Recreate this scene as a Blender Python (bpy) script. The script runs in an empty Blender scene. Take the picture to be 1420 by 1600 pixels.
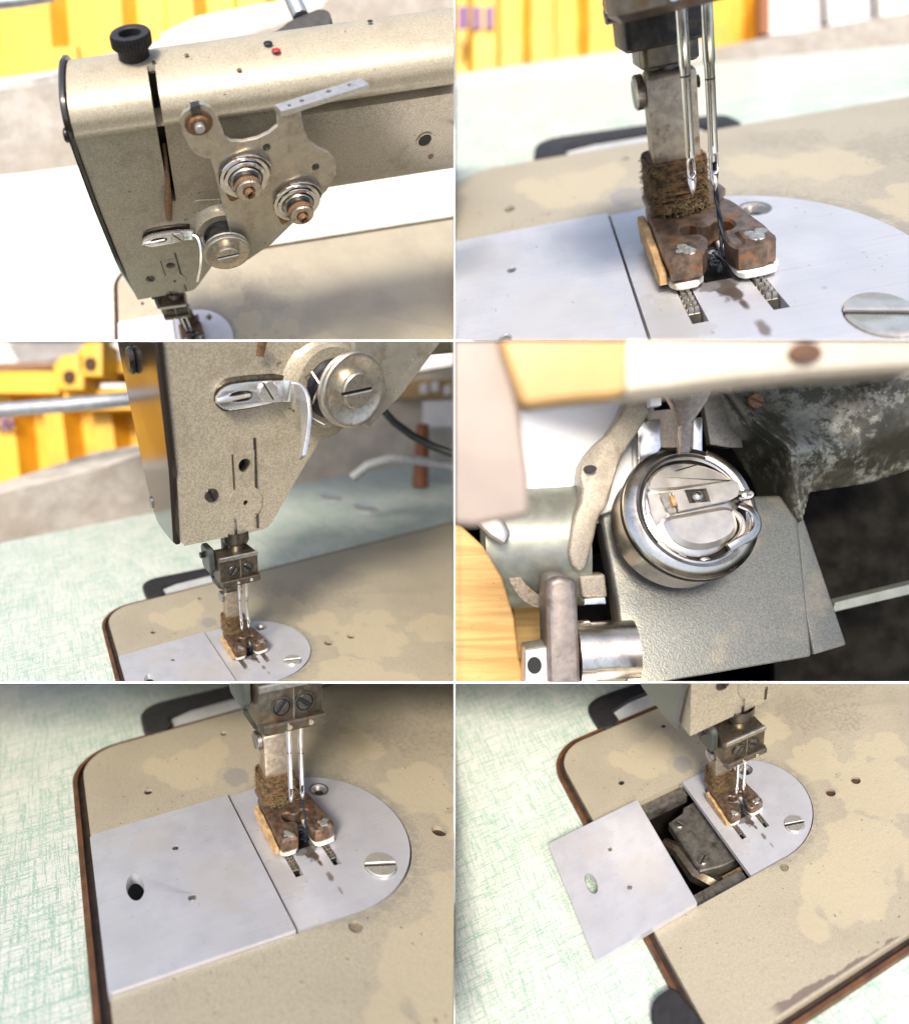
import bpy, bmesh, math, random
from mathutils import Vector, Matrix
from mathutils.geometry import tessellate_polygon
random.seed(7)
SC = bpy.context.scene
COL = SC.collection
# ------------------------------------------------------------------ camera, sky, sun, exposure
PITCH = math.radians(46)
CAM = Vector((0.0, 0.0, 2.2))
FWD = Vector((0, math.cos(PITCH), -math.sin(PITCH)))
RGT = Vector((1, 0, 0))
DWN = Vector((0, -math.sin(PITCH), -math.cos(PITCH)))
FPX = 1050.0                                     # focal length in photo pixels (photo 1420 x 1600)
cd = bpy.data.cameras.new('camera')
cd.sensor_fit = 'HORIZONTAL'; cd.sensor_width = 36.0; cd.lens = 36.0 * FPX / 1420.0
cd.clip_start = 0.02; cd.clip_end = 60.0
cd.dof.use_dof = True; cd.dof.focus_distance = 1.0; cd.dof.aperture_fstop = (cd.lens / 1000) / 0.0165
cam = bpy.data.objects.new('camera', cd); COL.objects.link(cam)
cam.location = CAM; cam.rotation_euler = (math.pi / 2 - PITCH, 0, 0)
SC.camera = cam

def sun_dir_world(cx, cy, cz):                  # direction towards the sun, given in camera axes
    return (RGT * cx + DWN * cy + FWD * cz).normalized()
SUN = sun_dir_world(-0.10, -0.39, -0.915)
w = bpy.data.worlds.new('World'); SC.world = w; w.use_nodes = True
wn = w.node_tree; wn.nodes.clear()
sky = wn.nodes.new('ShaderNodeTexSky'); sky.sky_type = 'NISHITA'; sky.sun_disc = False
sky.sun_elevation = math.asin(SUN.z); sky.sun_rotation = math.atan2(SUN.x, SUN.y)
sky.air_density = 1.0; sky.dust_density = 4.0; sky.ozone_density = 0.6
bg = wn.nodes.new('ShaderNodeBackground'); bg.inputs['Strength'].default_value = 0.15
wo = wn.nodes.new('ShaderNodeOutputWorld')
wn.links.new(sky.outputs[0], bg.inputs[0]); wn.links.new(bg.outputs[0], wo.inputs[0])
sl = bpy.data.lights.new('sun', 'SUN'); sl.energy = 2.6; sl.angle = math.radians(15); sl.color = (1.0, 0.93, 0.82)
so = bpy.data.objects.new('sun', sl); COL.objects.link(so); so.rotation_euler = SUN.to_track_quat('Z', 'Y').to_euler()
so.location = CAM + SUN * 5
vs = SC.view_settings
vs.view_transform = 'Standard'; vs.look = 'None'; vs.exposure = 0.66; vs.gamma = 1.0; vs.use_curve_mapping = False

def cam2world(p):
    return CAM + RGT * p[0] + DWN * p[1] + FWD * p[2]

# ------------------------------------------------------------------ the six pictures: frame edges (photo pixels) and poses (mm -> camera metres)
BND = {1: (-70, 708.9, -70, 531.2), 2: (711.1, 1490, -70, 531.2), 3: (-1500, 708.9, 533.8, 1065.2),
       4: (711.1, 1490, 533.8, 1065.2), 5: (-70, 708.9, 1067.8, 1670), 6: (711.1, 1490, 1067.8, 1670)}
OFF = {1: (0, 0), 2: (710, 0), 3: (0, 534), 4: (710, 534), 5: (0, 1068), 6: (710, 1068)}
# pose and proportions of each machine: matrix, offset, and a few per cent of bilinear size correction per model
POSE = {
1: ([[0.0021457, -0.00053015, 0.00023182], [-0.00043943, -0.00207229, -0.00067183], [0.00037644, 0.00060282, -0.00210564]], [-0.563277, -0.39743, 1.345193], [[-3.611, 0.85, 2.501, -12.377, 3.832, 0.174, 2.399], [0.85, 1.774, -3.357, 2.253, -0.151, -1.369, 2.709], [2.501, -3.357, -1.582, -2.6, 1.509, -9.457, -0.52]]),
2: ([[0.00790619, 0.00132728, -0.00194883], [-0.0010038, -0.0086135, -0.00697577], [-0.00167272, 0.01144242, -0.00502508]], [0.325435, -0.622868, 1.416941], [[1.094, 1.575, -3.422, -2.335, -0.401, 0.853, -1.506], [5.081, 2.377, -0.095, 0.649, -0.025, -0.053, 0.14], [-3.967, 0.105, -4.634, -4.58, -0.683, 0.529, -1.204]]),
3: ([[0.0024115, -0.00190401, 0.00018268], [-0.00055886, -0.00110671, -0.0030243], [0.00168003, 0.00236485, -0.00126824]], [-0.440211, 0.214112, 1.183946], [[-5.127, 2.277, -1.416, -10.486, 3.208, -0.783, -0.548], [2.54, 3.788, -3.978, 6.287, -2.021, 0.659, -3.132], [-1.64, -4.124, -2.448, -1.515, 2.586, -9.596, 2.616]]),
5: ([[0.00393059, -0.00255219, -0.00015089], [-0.00057923, -0.00084825, -0.00475069], [0.00215979, 0.00441723, -0.00099946]], [-0.372291, 0.469777, 1.106278], [[-9.378, -5.329, 2.087, -2.67, 1.564, -0.786, 1.65], [-7.007, 9.37, -3.863, 5.932, -0.476, 1.318, -1.242], [2.378, -3.383, -3.585, 1.802, -0.126, 1.175, -0.869]]),
6: ([[0.00287712, -0.00090159, -0.00056965], [-0.00091269, -0.00123373, -0.00265708], [0.00055169, 0.00266087, -0.00142499]], [0.364014, 0.43428, 1.077802], [[4.501, 3.178, 2.081, 0.317, 1.832, -1.148, 1.045], [3.178, -7.633, -0.408, -3.838, -1.122, 0.463, 0.037], [2.081, -0.408, 1.782, -0.591, 0.151, -0.598, 1.236]]),
}
PM = {p: (Matrix(a), Vector(t), w_) for p, (a, t, w_) in POSE.items()}
def machine2world(p, v):
    a, t, w_ = PM[p]
    x = max(-160, min(330, v[0])) / 100; y = max(-130, min(200, v[1])) / 100; z = v[2] / 100
    b = (x, y, z, x * y, x * z, y * z, z * z)
    q = Vector((v[0] + sum(i * j for i, j in zip(w_[0], b)), v[1] + sum(i * j for i, j in zip(w_[1], b)), v[2] + sum(i * j for i, j in zip(w_[2], b))))
    return cam2world(a @ q + t)
def at(p, zx, zy, d):                            # a point of picture p (in half pixels) at camera depth d, camera axes
    u = OFF[p][0] + zx / 2; v = OFF[p][1] + zy / 2
    return Vector(((u - 710) / FPX * d, (v - 800) / FPX * d, d))
def planes(p):
    u0, u1, v0, v1 = BND[p]
    ns = [Vector((FPX, 0, -(u0 - 710))), Vector((-FPX, 0, (u1 - 710))), Vector((0, FPX, -(v0 - 800))), Vector((0, -FPX, (v1 - 800)))]
    return [(RGT * n.x + DWN * n.y + FWD * n.z).normalized() for n in ns]
PL = {p: planes(p) for p in BND}

# ------------------------------------------------------------------ mesh builder
def inset(poly, d):
    n = len(poly); out = []
    ar = sum(poly[i][0] * poly[(i + 1) % n][1] - poly[(i + 1) % n][0] * poly[i][1] for i in range(n))
    s = 1 if ar > 0 else -1
    for i in range(n):
        a, b, c = Vector(poly[i - 1]), Vector(poly[i]), Vector(poly[(i + 1) % n])
        e1 = (b - a); e2 = (c - b)
        if e1.length < 1e-9 or e2.length < 1e-9: out.append(tuple(b)); continue
        e1.normalize(); e2.normalize()
        n1 = Vector((-e1.y, e1.x)) * s; n2 = Vector((-e2.y, e2.x)) * s
        m = n1 + n2
        if m.length < 1e-6: m = n1
        m.normalize(); k = max(0.5, m.dot(n1))
        out.append(tuple(b + m * (d / k)))
    return out
def ring(c, r, n=24, r2=None, a0=0.0):
    return [(c[0] + r * math.cos(a0 + 2 * math.pi * i / n), c[1] + (r2 or r) * math.sin(a0 + 2 * math.pi * i / n)) for i in range(n)]
def arc(c, r, d0, d1, n=8):
    return [(c[0] + r * math.cos(math.radians(d0 + (d1 - d0) * i / n)), c[1] + r * math.sin(math.radians(d0 + (d1 - d0) * i / n))) for i in range(n + 1)]
def rrect(x0, x1, y0, y1, r, n=5):
    return arc((x1 - r, y1 - r), r, 0, 90, n) + arc((x0 + r, y1 - r), r, 90, 180, n) + arc((x0 + r, y0 + r), r, 180, 270, n) + arc((x1 - r, y0 + r), r, 270, 360, n)
def smooth(poly, it=2, closed=True):
    for _ in range(it):
        q = []; n = len(poly)
        for i in range(n if closed else n - 1):
            a, b = Vector(poly[i]), Vector(poly[(i + 1) % n])
            q += [tuple(a.lerp(b, .25)), tuple(a.lerp(b, .75))]
        if not closed: q = [poly[0]] + q + [poly[-1]]
        poly = q
    return poly
MAP3 = {'z': lambda a, h: (a[0], a[1], h), 'y': lambda a, h: (a[0], h, a[1]), 'x': lambda a, h: (h, a[0], a[1])}
class G:
    def __init__(s): s.v = []; s.f = []; s.bev = None; s.keep_flat = False
    def add(s, vs, fs):
        o = len(s.v); s.v += [tuple(x) for x in vs]; s.f += [tuple(i + o for i in f) for f in fs]; return s
    def box(s, x0, x1, y0, y1, z0, z1):
        v = [(x, y, z) for z in (z0, z1) for y in (y0, y1) for x in (x0, x1)]
        return s.add(v, [(0, 2, 3, 1), (4, 5, 7, 6), (0, 1, 5, 4), (2, 6, 7, 3), (0, 4, 6, 2), (1, 3, 7, 5)])
    def prism(s, poly, axis, lo, hi, ch=0.0, cl=0.0, mp=None):
        m = mp or MAP3[axis]; n = len(poly); sg = 1 if hi > lo else -1
        rings = []
        if cl: rings.append([m(a, lo) for a in inset(poly, cl)]); rings.append([m(a, lo + sg * cl) for a in poly])
        else: rings.append([m(a, lo) for a in poly])
        if ch: rings.append([m(a, hi - sg * ch) for a in poly]); rings.append([m(a, hi) for a in inset(poly, ch)])
        else: rings.append([m(a, hi) for a in poly])
        vs = [q for r in rings for q in r]; fs = []
        for k in range(len(rings) - 1):
            for i in range(n): fs.append((k * n + i, k * n + (i + 1) % n, (k + 1) * n + (i + 1) % n, (k + 1) * n + i))
        fs.append(tuple(range(n))); fs.append(tuple((len(rings) - 1) * n + i for i in range(n)))
        return s.add(vs, fs)
    def holed(s, poly, holes, axis, front, back):
        # plate with holes: holes = [(poly, depth or None)], face with holes at 'front'
        m = MAP3[axis]; sg = 1 if back > front else -1
        loops = [poly] + [h for h, d in holes]
        flat = [p for l in loops for p in l]
        tris = tessellate_polygon([[Vector((p[0], p[1], 0)) for p in l] for l in loops])
        s.add([m(p, front) for p in flat], [tuple(t) for t in tris])
        thr = [poly] + [h for h, d in holes if d is None]
        flatb = [p for l in thr for p in l]
        tb = tessellate_polygon([[Vector((p[0], p[1], 0)) for p in l] for l in thr])
        s.add([m(p, back) for p in flatb], [tuple(t) for t in tb])
        def wall(l, a, b):
            n = len(l); s.add([m(p, a) for p in l] + [m(p, b) for p in l], [(i, (i + 1) % n, n + (i + 1) % n, n + i) for i in range(n)])
        wall(poly, front, back)
        for h, d in holes:
            if d is None: wall(h, front, back)
            else:
                wall(h, front, front + sg * d); s.add([m(p, front + sg * d) for p in h], [tuple(range(len(h)))])
        return s
    def lathe(s, prof, o, ax, seg=32, ribs=None):
        ax = Vector(ax).normalized(); o = Vector(o)
        e1 = ax.orthogonal().normalized(); e2 = ax.cross(e1)
        vs = []; fs = []; k = len(prof)
        for j in range(seg):
            a = 2 * math.pi * j / seg; d = e1 * math.cos(a) + e2 * math.sin(a)
            for i, (r, h) in enumerate(prof):
                rr = r + (ribs[1] if ribs and j % 2 and ribs[0][0] <= i <= ribs[0][1] else 0)
                vs.append(o + ax * h + d * rr)
        for j in range(seg):
            for i in range(k - 1):
                a, b = j * k + i, ((j + 1) % seg) * k + i
                fs.append((a, b, b + 1, a + 1))
        return s.add(vs, fs)
    def cyl(s, o, ax, r, h, seg=28, c=0.0, r2=None):
        r2 = r if r2 is None else r2
        pr = [(0, 0), (max(r - c, 0), 0)] + ([(r, c)] if c else []) + ([(r2, h - c)] if c else []) + [(max(r2 - c, 0), h), (0, h)]
        return s.lathe(pr, o, ax, seg)
    def tube(s, pts, r, seg=8, flat=None):
        pts = [Vector(p) for p in pts]; n = len(pts)
        rs = r if isinstance(r, (list, tuple)) else [r] * n
        up = None; vs = []
        for i in range(n):
            t = (pts[min(i + 1, n - 1)] - pts[max(i - 1, 0)]).normalized()
            if up is None: up = Vector(flat) if flat else t.orthogonal()
            u = (up - t * up.dot(t)).normalized(); up = u; wv = t.cross(u)
            for j in range(seg):
                a = 2 * math.pi * j / seg
                k1, k2 = (rs[i] if not isinstance(rs[i], tuple) else rs[i][0]), (rs[i] if not isinstance(rs[i], tuple) else rs[i][1])
                vs.append(pts[i] + u * math.cos(a) * k1 + wv * math.sin(a) * k2)
        fs = [(i * seg + j, i * seg + (j + 1) % seg, (i + 1) * seg + (j + 1) % seg, (i + 1) * seg + j) for i in range(n - 1) for j in range(seg)]
        fs += [tuple(range(seg)), tuple((n - 1) * seg + j for j in range(seg))]
        return s.add(vs, fs)
    def sphere(s, c, r, sc=(1, 1, 1), seg=16, rough=0.0):
        vs = []; fs = []; nr = seg // 2
        for i in range(nr + 1):
            for j in range(seg):
                th = math.pi * i / nr; ph = 2 * math.pi * j / seg
                k = r * (1 + rough * (math.sin(3 * ph + i) * .5 + math.sin(5 * ph + 2 * i) * .5))
                vs.append((c[0] + k * sc[0] * math.sin(th) * math.cos(ph), c[1] + k * sc[1] * math.sin(th) * math.sin(ph), c[2] + k * sc[2] * math.cos(th)))
        for i in range(nr):
            for j in range(seg): fs.append((i * seg + j, i * seg + (j + 1) % seg, (i + 1) * seg + (j + 1) % seg, (i + 1) * seg + j))
        return s.add(vs, fs)
    def screw(s, o, ax, r, h, ang=0.0, slot=0.16, c=None, depth=None):
        # slotted head: two D halves over a lower disc
        ax = Vector(ax).normalized(); o = Vector(o)
        e1 = ax.orthogonal().normalized(); e2 = ax.cross(e1)
        if abs(ax.y) > .9: e1 = Vector((1, 0, 0)); e2 = Vector((0, 0, 1))
        elif abs(ax.z) > .9: e1 = Vector((1, 0, 0)); e2 = Vector((0, 1, 0))
        elif abs(ax.x) > .9: e1 = Vector((0, 1, 0)); e2 = Vector((0, 0, 1))
        c = c if c is not None else r * .1; depth = depth or h * .7
        s.lathe([(0, 0), (r, 0), (r, h - depth), (0, h - depth)], o, ax, 28)
        ca, sa = math.cos(ang), math.sin(ang)
        a1 = e1 * ca + e2 * sa; a2 = e2 * ca - e1 * sa
        s.slotline = (o, ax, a1, a2, r, h - depth, r * slot)
        g = r * slot; th0 = math.asin(min(g / r, .9))
        for sg in (1, -1):
            pl = [(r * math.cos(t), r * math.sin(t)) for t in [th0 + (math.pi - 2 * th0) * i / 14 for i in range(15)]]
            s.prism(pl, None, h - depth * 1.02, h, ch=c, mp=lambda a, hh: tuple(o + a1 * a[0] + a2 * (a[1] * sg) + ax * hh))
        return s
    def bevel(s, w, ang=40, seg=2, sel=None): s.bev = (w, ang, seg, sel); return s

OBJ = {'n': 0}
def finish(g, name, mat, xf, clip, parent=None, mco=None, sm=35, cap=True, grid=None):
    grid = (mco is None) if grid is None else grid
    bm = bmesh.new()
    vs = [bm.verts.new(v) for v in g.v]
    for f in g.f:
        q = [vs[i] for i in f]
        if len(set(q)) < 3: continue
        try: bm.faces.new(q)
        except ValueError: pass
    sz = max((max(v[i] for v in g.v) - min(v[i] for v in g.v)) for i in range(3))
    bmesh.ops.remove_doubles(bm, verts=bm.verts, dist=sz * 2e-6)
    bmesh.ops.recalc_face_normals(bm, faces=bm.faces)
    if g.bev:
        w_, an, sg, sel = g.bev
        ed = [e for e in bm.edges if len(e.link_faces) == 2 and e.calc_face_angle(0) > math.radians(an) and (sel is None or sel(e))]
        if ed: bmesh.ops.bevel(bm, geom=ed, offset=w_, segments=sg, affect='EDGES', profile=.6, clamp_overlap=True)
    if grid:
        for ax in range(3):
            lo = min(v.co[ax] for v in bm.verts); hi = max(v.co[ax] for v in bm.verts)
            if hi - lo < 55: continue
            k = math.floor(lo / 40) + 1
            while k * 40 < hi:
                co = Vector((0, 0, 0)); no = Vector((0, 0, 0)); co[ax] = k * 40 + .137; no[ax] = 1
                bmesh.ops.bisect_plane(bm, geom=bm.verts[:] + bm.edges[:] + bm.faces[:], dist=1e-6, plane_co=co, plane_no=no); k += 1
    lay = bm.verts.layers.float_vector.new('mco')
    for v in bm.verts:
        v[lay] = mco(v.co) if mco else v.co
        v.co = xf(v.co)
    for nrm in (PL[clip] if clip else ()):
        r = bmesh.ops.bisect_plane(bm, geom=bm.verts[:] + bm.edges[:] + bm.faces[:], dist=1e-7, plane_co=CAM, plane_no=-nrm, clear_outer=True)
        cut = [e for e in r['geom_cut'] if isinstance(e, bmesh.types.BMEdge) and e.is_valid and len(e.link_faces) == 1]
        if cap and len(cut) > 2:
            try: bmesh.ops.triangle_fill(bm, edges=cut, use_beauty=False)
            except Exception: pass
    if not bm.faces: bm.free(); return None
    base = Vector((sum((v.co.x for v in bm.verts)), sum((v.co.y for v in bm.verts)), sum((v.co.z for v in bm.verts)))) / len(bm.verts)
    org = parent.matrix_world.translation if (parent is not None and parent.type == 'EMPTY') else (Vector(parent['org']) if parent is not None else base)
    for v in bm.verts: v.co -= org
    me = bpy.data.meshes.new(name); bm.to_mesh(me); bm.free()
    me.polygons.foreach_set('use_smooth', [True] * len(me.polygons))
    try: me.set_sharp_from_angle(angle=math.radians(sm))
    except Exception: pass
    me.materials.append(mat)
    o = bpy.data.objects.new(name, me); COL.objects.link(o)
    if parent is None: o.location = org
    else: o.parent = parent
    o['org'] = tuple(org)
    return o
def tag(o, label=None, cat=None, group=None, kind=None):
    if o is None: return
    if label: o['label'] = label
    if cat: o['category'] = cat
    if group: o['group'] = group
    if kind: o['kind'] = kind
def empty(name, loc):
    o = bpy.data.objects.new(name, None); COL.objects.link(o); o.location = loc; o.empty_display_size = .02
    o.matrix_world = Matrix.Translation(loc); return o

# ------------------------------------------------------------------ procedural materials (coordinates: millimetres of the machine)
class NT:
    def __init__(s, name):
        s.m = bpy.data.materials.new(name); s.m.use_nodes = True; s.t = s.m.node_tree
        s.b = s.t.nodes['Principled BSDF']; s.co = s.t.nodes.new('ShaderNodeAttribute'); s.co.attribute_name = 'mco'; s.co = s.co.outputs['Vector']
    def n(s, ty, **k):
        x = s.t.nodes.new(ty)
        for a, b in k.items(): setattr(x, a, b)
        return x
    def L(s, a, b):
        if isinstance(a, (int, float, tuple, list)): b.default_value = a if not isinstance(a, (tuple, list)) or len(a) != 3 or b.type != 'RGBA' else (*a, 1)
        else: s.t.links.new(a, b)
    def scale(s, sc, vec=None, loc=(0, 0, 0), rot=(0, 0, 0)):
        x = s.n('ShaderNodeMapping'); s.L(vec or s.co, x.inputs[0]); x.inputs['Scale'].default_value = sc; x.inputs['Location'].default_value = loc; x.inputs['Rotation'].default_value = rot; return x.outputs[0]
    def noise(s, sc, det=3, vec=None, rough=.55, dist=0.0):
        x = s.n('ShaderNodeTexNoise'); s.L(vec or s.co, x.inputs['Vector']); x.inputs['Scale'].default_value = sc; x.inputs['Detail'].default_value = det; x.inputs['Roughness'].default_value = rough; x.inputs['Distortion'].default_value = dist; return x.outputs['Fac']
    def voro(s, sc, vec=None, feat='F1'):
        x = s.n('ShaderNodeTexVoronoi', feature=feat); s.L(vec or s.co, x.inputs['Vector']); x.inputs['Scale'].default_value = sc; return x.outputs['Distance']
    def step(s, v, a, b, c=0.0, d=1.0):
        x = s.n('ShaderNodeMapRange'); x.interpolation_type = 'SMOOTHSTEP'; s.L(v, x.inputs[0])
        for i, q in enumerate((a, b, c, d)): x.inputs[i + 1].default_value = q
        return x.outputs[0]
    def math(s, op, a, b=0.0):
        x = s.n('ShaderNodeMath', operation=op); s.L(a, x.inputs[0]); s.L(b, x.inputs[1]); return x.outputs[0]
    def mix(s, f, a, b):
        x = s.n('ShaderNodeMix', data_type='RGBA'); s.L(f, x.inputs[0]); s.L(a, x.inputs[6]); s.L(b, x.inputs[7]); return x.outputs[2]
    def dist(s, c):
        x = s.n('ShaderNodeVectorMath', operation='DISTANCE'); s.L(s.co, x.inputs[0]); x.inputs[1].default_value = c; return x.outputs['Value']
    def blob(s, c, r, wob, nz, sc=(1, 1, 1), soft=.4):
        v = s.n('ShaderNodeVectorMath', operation='SUBTRACT'); s.L(s.co, v.inputs[0]); v.inputs[1].default_value = c
        q = s.n('ShaderNodeVectorMath', operation='MULTIPLY'); s.L(v.outputs[0], q.inputs[0]); q.inputs[1].default_value = sc
        l = s.n('ShaderNodeVectorMath', operation='LENGTH'); s.L(q.outputs[0], l.inputs[0])
        a = s.math('ADD', l.outputs['Value'], s.math('MULTIPLY', s.math('SUBTRACT', nz, .5), wob))
        return s.step(a, r - soft, r + soft, 1.0, 0.0)
    def sep(s):
        x = s.n('ShaderNodeSeparateXYZ'); s.L(s.co, x.inputs[0]); return x.outputs
    def bump(s, h, st, d=.1):
        x = s.n('ShaderNodeBump'); x.inputs['Strength'].default_value = st; x.inputs['Distance'].default_value = d * .002; s.L(h, x.inputs['Height']); s.L(x.outputs[0], s.b.inputs['Normal'])
    def out(s, col, rough=.5, metal=0.0, spec=.5, coat=0.0):
        s.L(col, s.b.inputs['Base Color']); s.L(rough, s.b.inputs['Roughness']); s.L(metal, s.b.inputs['Metallic']); s.b.inputs['Specular IOR Level'].default_value = spec
        if coat: s.b.inputs['Coat Weight'].default_value = coat
        return s.m
def paint(name, c1, c2, dark=(.10, .07, .04), grime=.55, fine=.8, rough=.38, metal=.25, spots=True, cr=.35):
    t = NT(name)
    a = t.noise(fine, 2); col = t.mix(t.step(a, .38, .62), c1, c2)
    v = t.voro(fine * .55, vec=None, feat='DISTANCE_TO_EDGE')
    col = t.mix(t.math('MULTIPLY', t.step(v, .0, .12, 1, 0), cr), col, tuple(x * .45 for x in c1))
    g = t.noise(.05, 5, rough=.65)
    col = t.mix(t.math('MULTIPLY', t.step(g, .48, .72), grime), col, tuple((x * .5 + y * .5) for x, y in zip(c1, dark)))
    if spots:
        sp = t.noise(.33, 2); sp2 = t.noise(.06, 2, vec=t.scale((1, 1, 1), loc=(40, 11, 5)))
        m = t.math('MULTIPLY', t.step(sp, .70, .74), t.step(sp2, .45, .6))
        col = t.mix(m, col, (.13, .07, .03))
    t.bump(t.math('ADD', a, t.math('MULTIPLY', v, .8)), .35, .25)
    return t.out(col, rough, metal)
def plain(name, c, rough=.5, metal=0.0, var=.25, sc=.4, bump=0.0, dirt=None, coat=0.0):
    t = NT(name); a = t.noise(sc, 4)
    col = t.mix(t.step(a, .3, .7), tuple(x * (1 - var) for x in c), tuple(min(1, x * (1 + var * .6)) for x in c))
    if dirt:
        d = t.noise(sc * .6, 5, rough=.7, vec=t.scale((1, 1, 1), loc=(13, 7, 3)))
        col = t.mix(t.math('MULTIPLY', t.step(d, .50, .68), dirt[1]), col, dirt[0])
    if bump: t.bump(t.noise(sc * 3, 4), bump, .3)
    rr = t.math('ADD', t.math('MULTIPLY', t.noise(sc * .7, 3), .25), rough - .12)
    return t.out(col, rr, metal, coat=coat)

M = {}
M['paint'] = paint('champagne_hammer_paint', (.36, .31, .22), (.50, .44, .325), grime=.45, cr=.2, fine=1.25, rough=.32)
M['paint_top'] = paint('champagne_hammer_paint_cover', (.40, .345, .24), (.52, .455, .33), grime=.3, cr=.16, fine=1.2)
M['black'] = plain('black_enamel', (.014, .014, .015), .32, 0, .3, .2, dirt=((.10, .08, .06), .25))
t = NT('black_faceplate_streaked')
col = t.mix(t.step(t.noise(.25, 5, vec=t.scale((1, .15, 1))), .67, .70), (.026, .021, .016), (.14, .045, .02))  # brown streaks on a near-black base
M['faceplate'] = t.out(col, .16, .0, .7, coat=.15)
M['blackoil'] = plain('oily_black_steel', (.03, .028, .026), .38, .4, .5, .5, bump=.25, dirt=((.13, .085, .045), .6))
M['oilsteel'] = plain('oily_grey_steel', (.19, .175, .15), .36, .6, .3, .35, dirt=((.05, .04, .03), .8))
M['rubber'] = plain('black_rubber', (.018, .017, .018), .6, 0, .3, .3)
M['gap'] = plain('shade_dark_cavity', (.012, .010, .008), .5, 0, .5, .2)  # near-black colour stands for the shade in cavities and gaps
M['chrome'] = plain('chrome', (.80, .80, .79), .14, 1.0, .08, .3, dirt=((.30, .24, .17), .35))
M['guidechrome'] = plain('chrome_thread_guide', (.86, .86, .85), .24, .85, .06, .3, dirt=((.40, .33, .25), .3))
M['screwhead'] = plain('satin_screw_head', (.72, .69, .62), .3, .75, .1, .4, dirt=((.35, .27, .18), .35))
M['steel'] = plain('worn_steel', (.50, .47, .41), .36, 1.0, .18, .5, dirt=((.22, .13, .06), .6))
M['steel_disc'] = plain('aged_nickel', (.60, .55, .46), .33, .9, .12, .8, dirt=((.34, .22, .10), .55))
M['darksteel'] = plain('blackened_steel', (.13, .12, .105), .36, .9, .3, .5, dirt=((.12, .06, .025), .6))
M['clamp'] = plain('oily_clamp_steel', (.16, .135, .10), .34, .85, .3, .5, dirt=((.16, .08, .03), .8))
M['clamp_green'] = plain('green_grey_clamp', (.075, .085, .075), .4, .3, .2, .5, dirt=((.10, .07, .04), .4))
M['rust'] = plain('rusty_steel', (.26, .145, .075), .55, .45, .35, .9, bump=.3, dirt=((.09, .045, .025), .7))
M['darkrust'] = plain('dark_rust', (.07, .03, .015), .7, 0, .5, .6)
M['foot'] = plain('rusty_presser_foot', (.17, .12, .085), .40, .6, .55, .5, bump=.6, dirt=((.30, .125, .04), .8))
M['shank'] = plain('stained_shank_steel', (.38, .32, .235), .42, .6, .25, .5, bump=.08, dirt=((.16, .085, .03), .7))
M['solder'] = plain('silver_solder', (.55, .53, .47), .34, .8, .2, .7, bump=.4)
M['white_sole'] = plain('white_plastic_sole', (.74, .71, .64), .45, 0, .08, .4, dirt=((.36, .25, .13), .75))
M['tan'] = plain('tan_leather_strip', (.46, .29, .13), .8, 0, .35, .6, bump=.5, dirt=((.10, .06, .03), .6))
M['fibre'] = plain('rusty_thread_fibres', (.105, .06, .024), .9, 0, .75, .9, dirt=((.22, .095, .025), .7))
M['fibre2'] = plain('pale_lint', (.19, .135, .06), .9, 0, .4, .9)
M['thread'] = plain('navy_thread', (.012, .018, .03), .7, 0, .5, 2.0)
M['brownedge'] = plain('brown_cutout_edge', (.115, .05, .02), .5, 0, .45, .15, dirt=((.04, .018, .01), .7))
M['gapbrown'] = plain('dark_brown_gasket', (.035, .018, .010), .6, 0, .5, .2)
M['plate_tension'] = plain('nickel_tension_bracket', (.56, .52, .425), .30, .7, .10, .25, dirt=((.30, .22, .12), .5), bump=.03)
M['alu'] = plain('aluminium_tab', (.62, .60, .56), .38, .8, .12, .5)
M['slot'] = plain('black_shade_and_marks', (.006, .006, .006), .6, 0, .1, .3)  # black for the shade inside slots and holes, also for small marks
# bed paint: grey beige with worn cream patches, bare spots and a chipped front edge
t = NT('worn_bed_paint')
a = t.noise(1.5, 3); base = t.mix(t.step(a, .34, .66), (.37, .325, .235), (.46, .41, .305))
big = t.noise(.022, 3); base = t.mix(t.math('MULTIPLY', t.step(big, .42, .68), .4), base, (.31, .265, .20))
spq = t.noise(.5, 5, rough=.75); base = t.mix(t.step(spq, .54, .68, 0, .5), base, (.27, .225, .17))
nz = t.noise(.10, 5, rough=.62)
ys = None
for (x, y, r) in [(-9, 23, 13), (-20, 31, 6), (2, 30, 7), (30, -84, 17), (52, -74, 17), (10, -90, 6), (64, -24, 13), (57, 8, 11), (42, 14, 8), (78, -52, 20), (95, -34, 10), (66, -92, 12), (120, -60, 16)]:
    b = t.blob((x, y, 0), r, 26, nz, soft=4.5); ys = b if ys is None else t.math('MAXIMUM', ys, b)
fine = t.noise(.45, 3); ys = t.step(t.math('ADD', ys, t.math('MULTIPLY', t.math('SUBTRACT', t.noise(.4, 7, rough=.82), .5), 3.0)), .36, .62)
col = t.mix(t.math('MULTIPLY', ys, .46), base, (.56, .475, .305))
gs = t.blob((6.5, 10, 0), 4.6, 5, t.noise(.3, 3), (1, .8, 1))
col = t.mix(t.math('MULTIPLY', gs, .85), col, (.30, .275, .25))
dk = None
for (x, y, r) in [(80, 8, 14), (110, 18, 16), (95, -8, 10), (60, 30, 10)]:
    b = t.blob((x, y, 0), r, 40, t.noise(.16, 5, rough=.7)); dk = b if dk is None else t.math('MAXIMUM', dk, b)
col = t.mix(t.math('MULTIPLY', t.math('MULTIPLY', dk, t.step(t.noise(.6, 4, rough=.75), .42, .58)), .5), col, (.24, .205, .165))
X, Y, Z = t.sep()
yy = t.math('ADD', Y, t.math('ADD', t.math('MULTIPLY', t.math('SUBTRACT', t.noise(.16, 5), .5), 6), t.math('MULTIPLY', X, .06)))
chip = t.math('MULTIPLY', t.step(yy, -109.0, -108.6, 1, 0), t.step(X, -26, -20))
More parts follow.
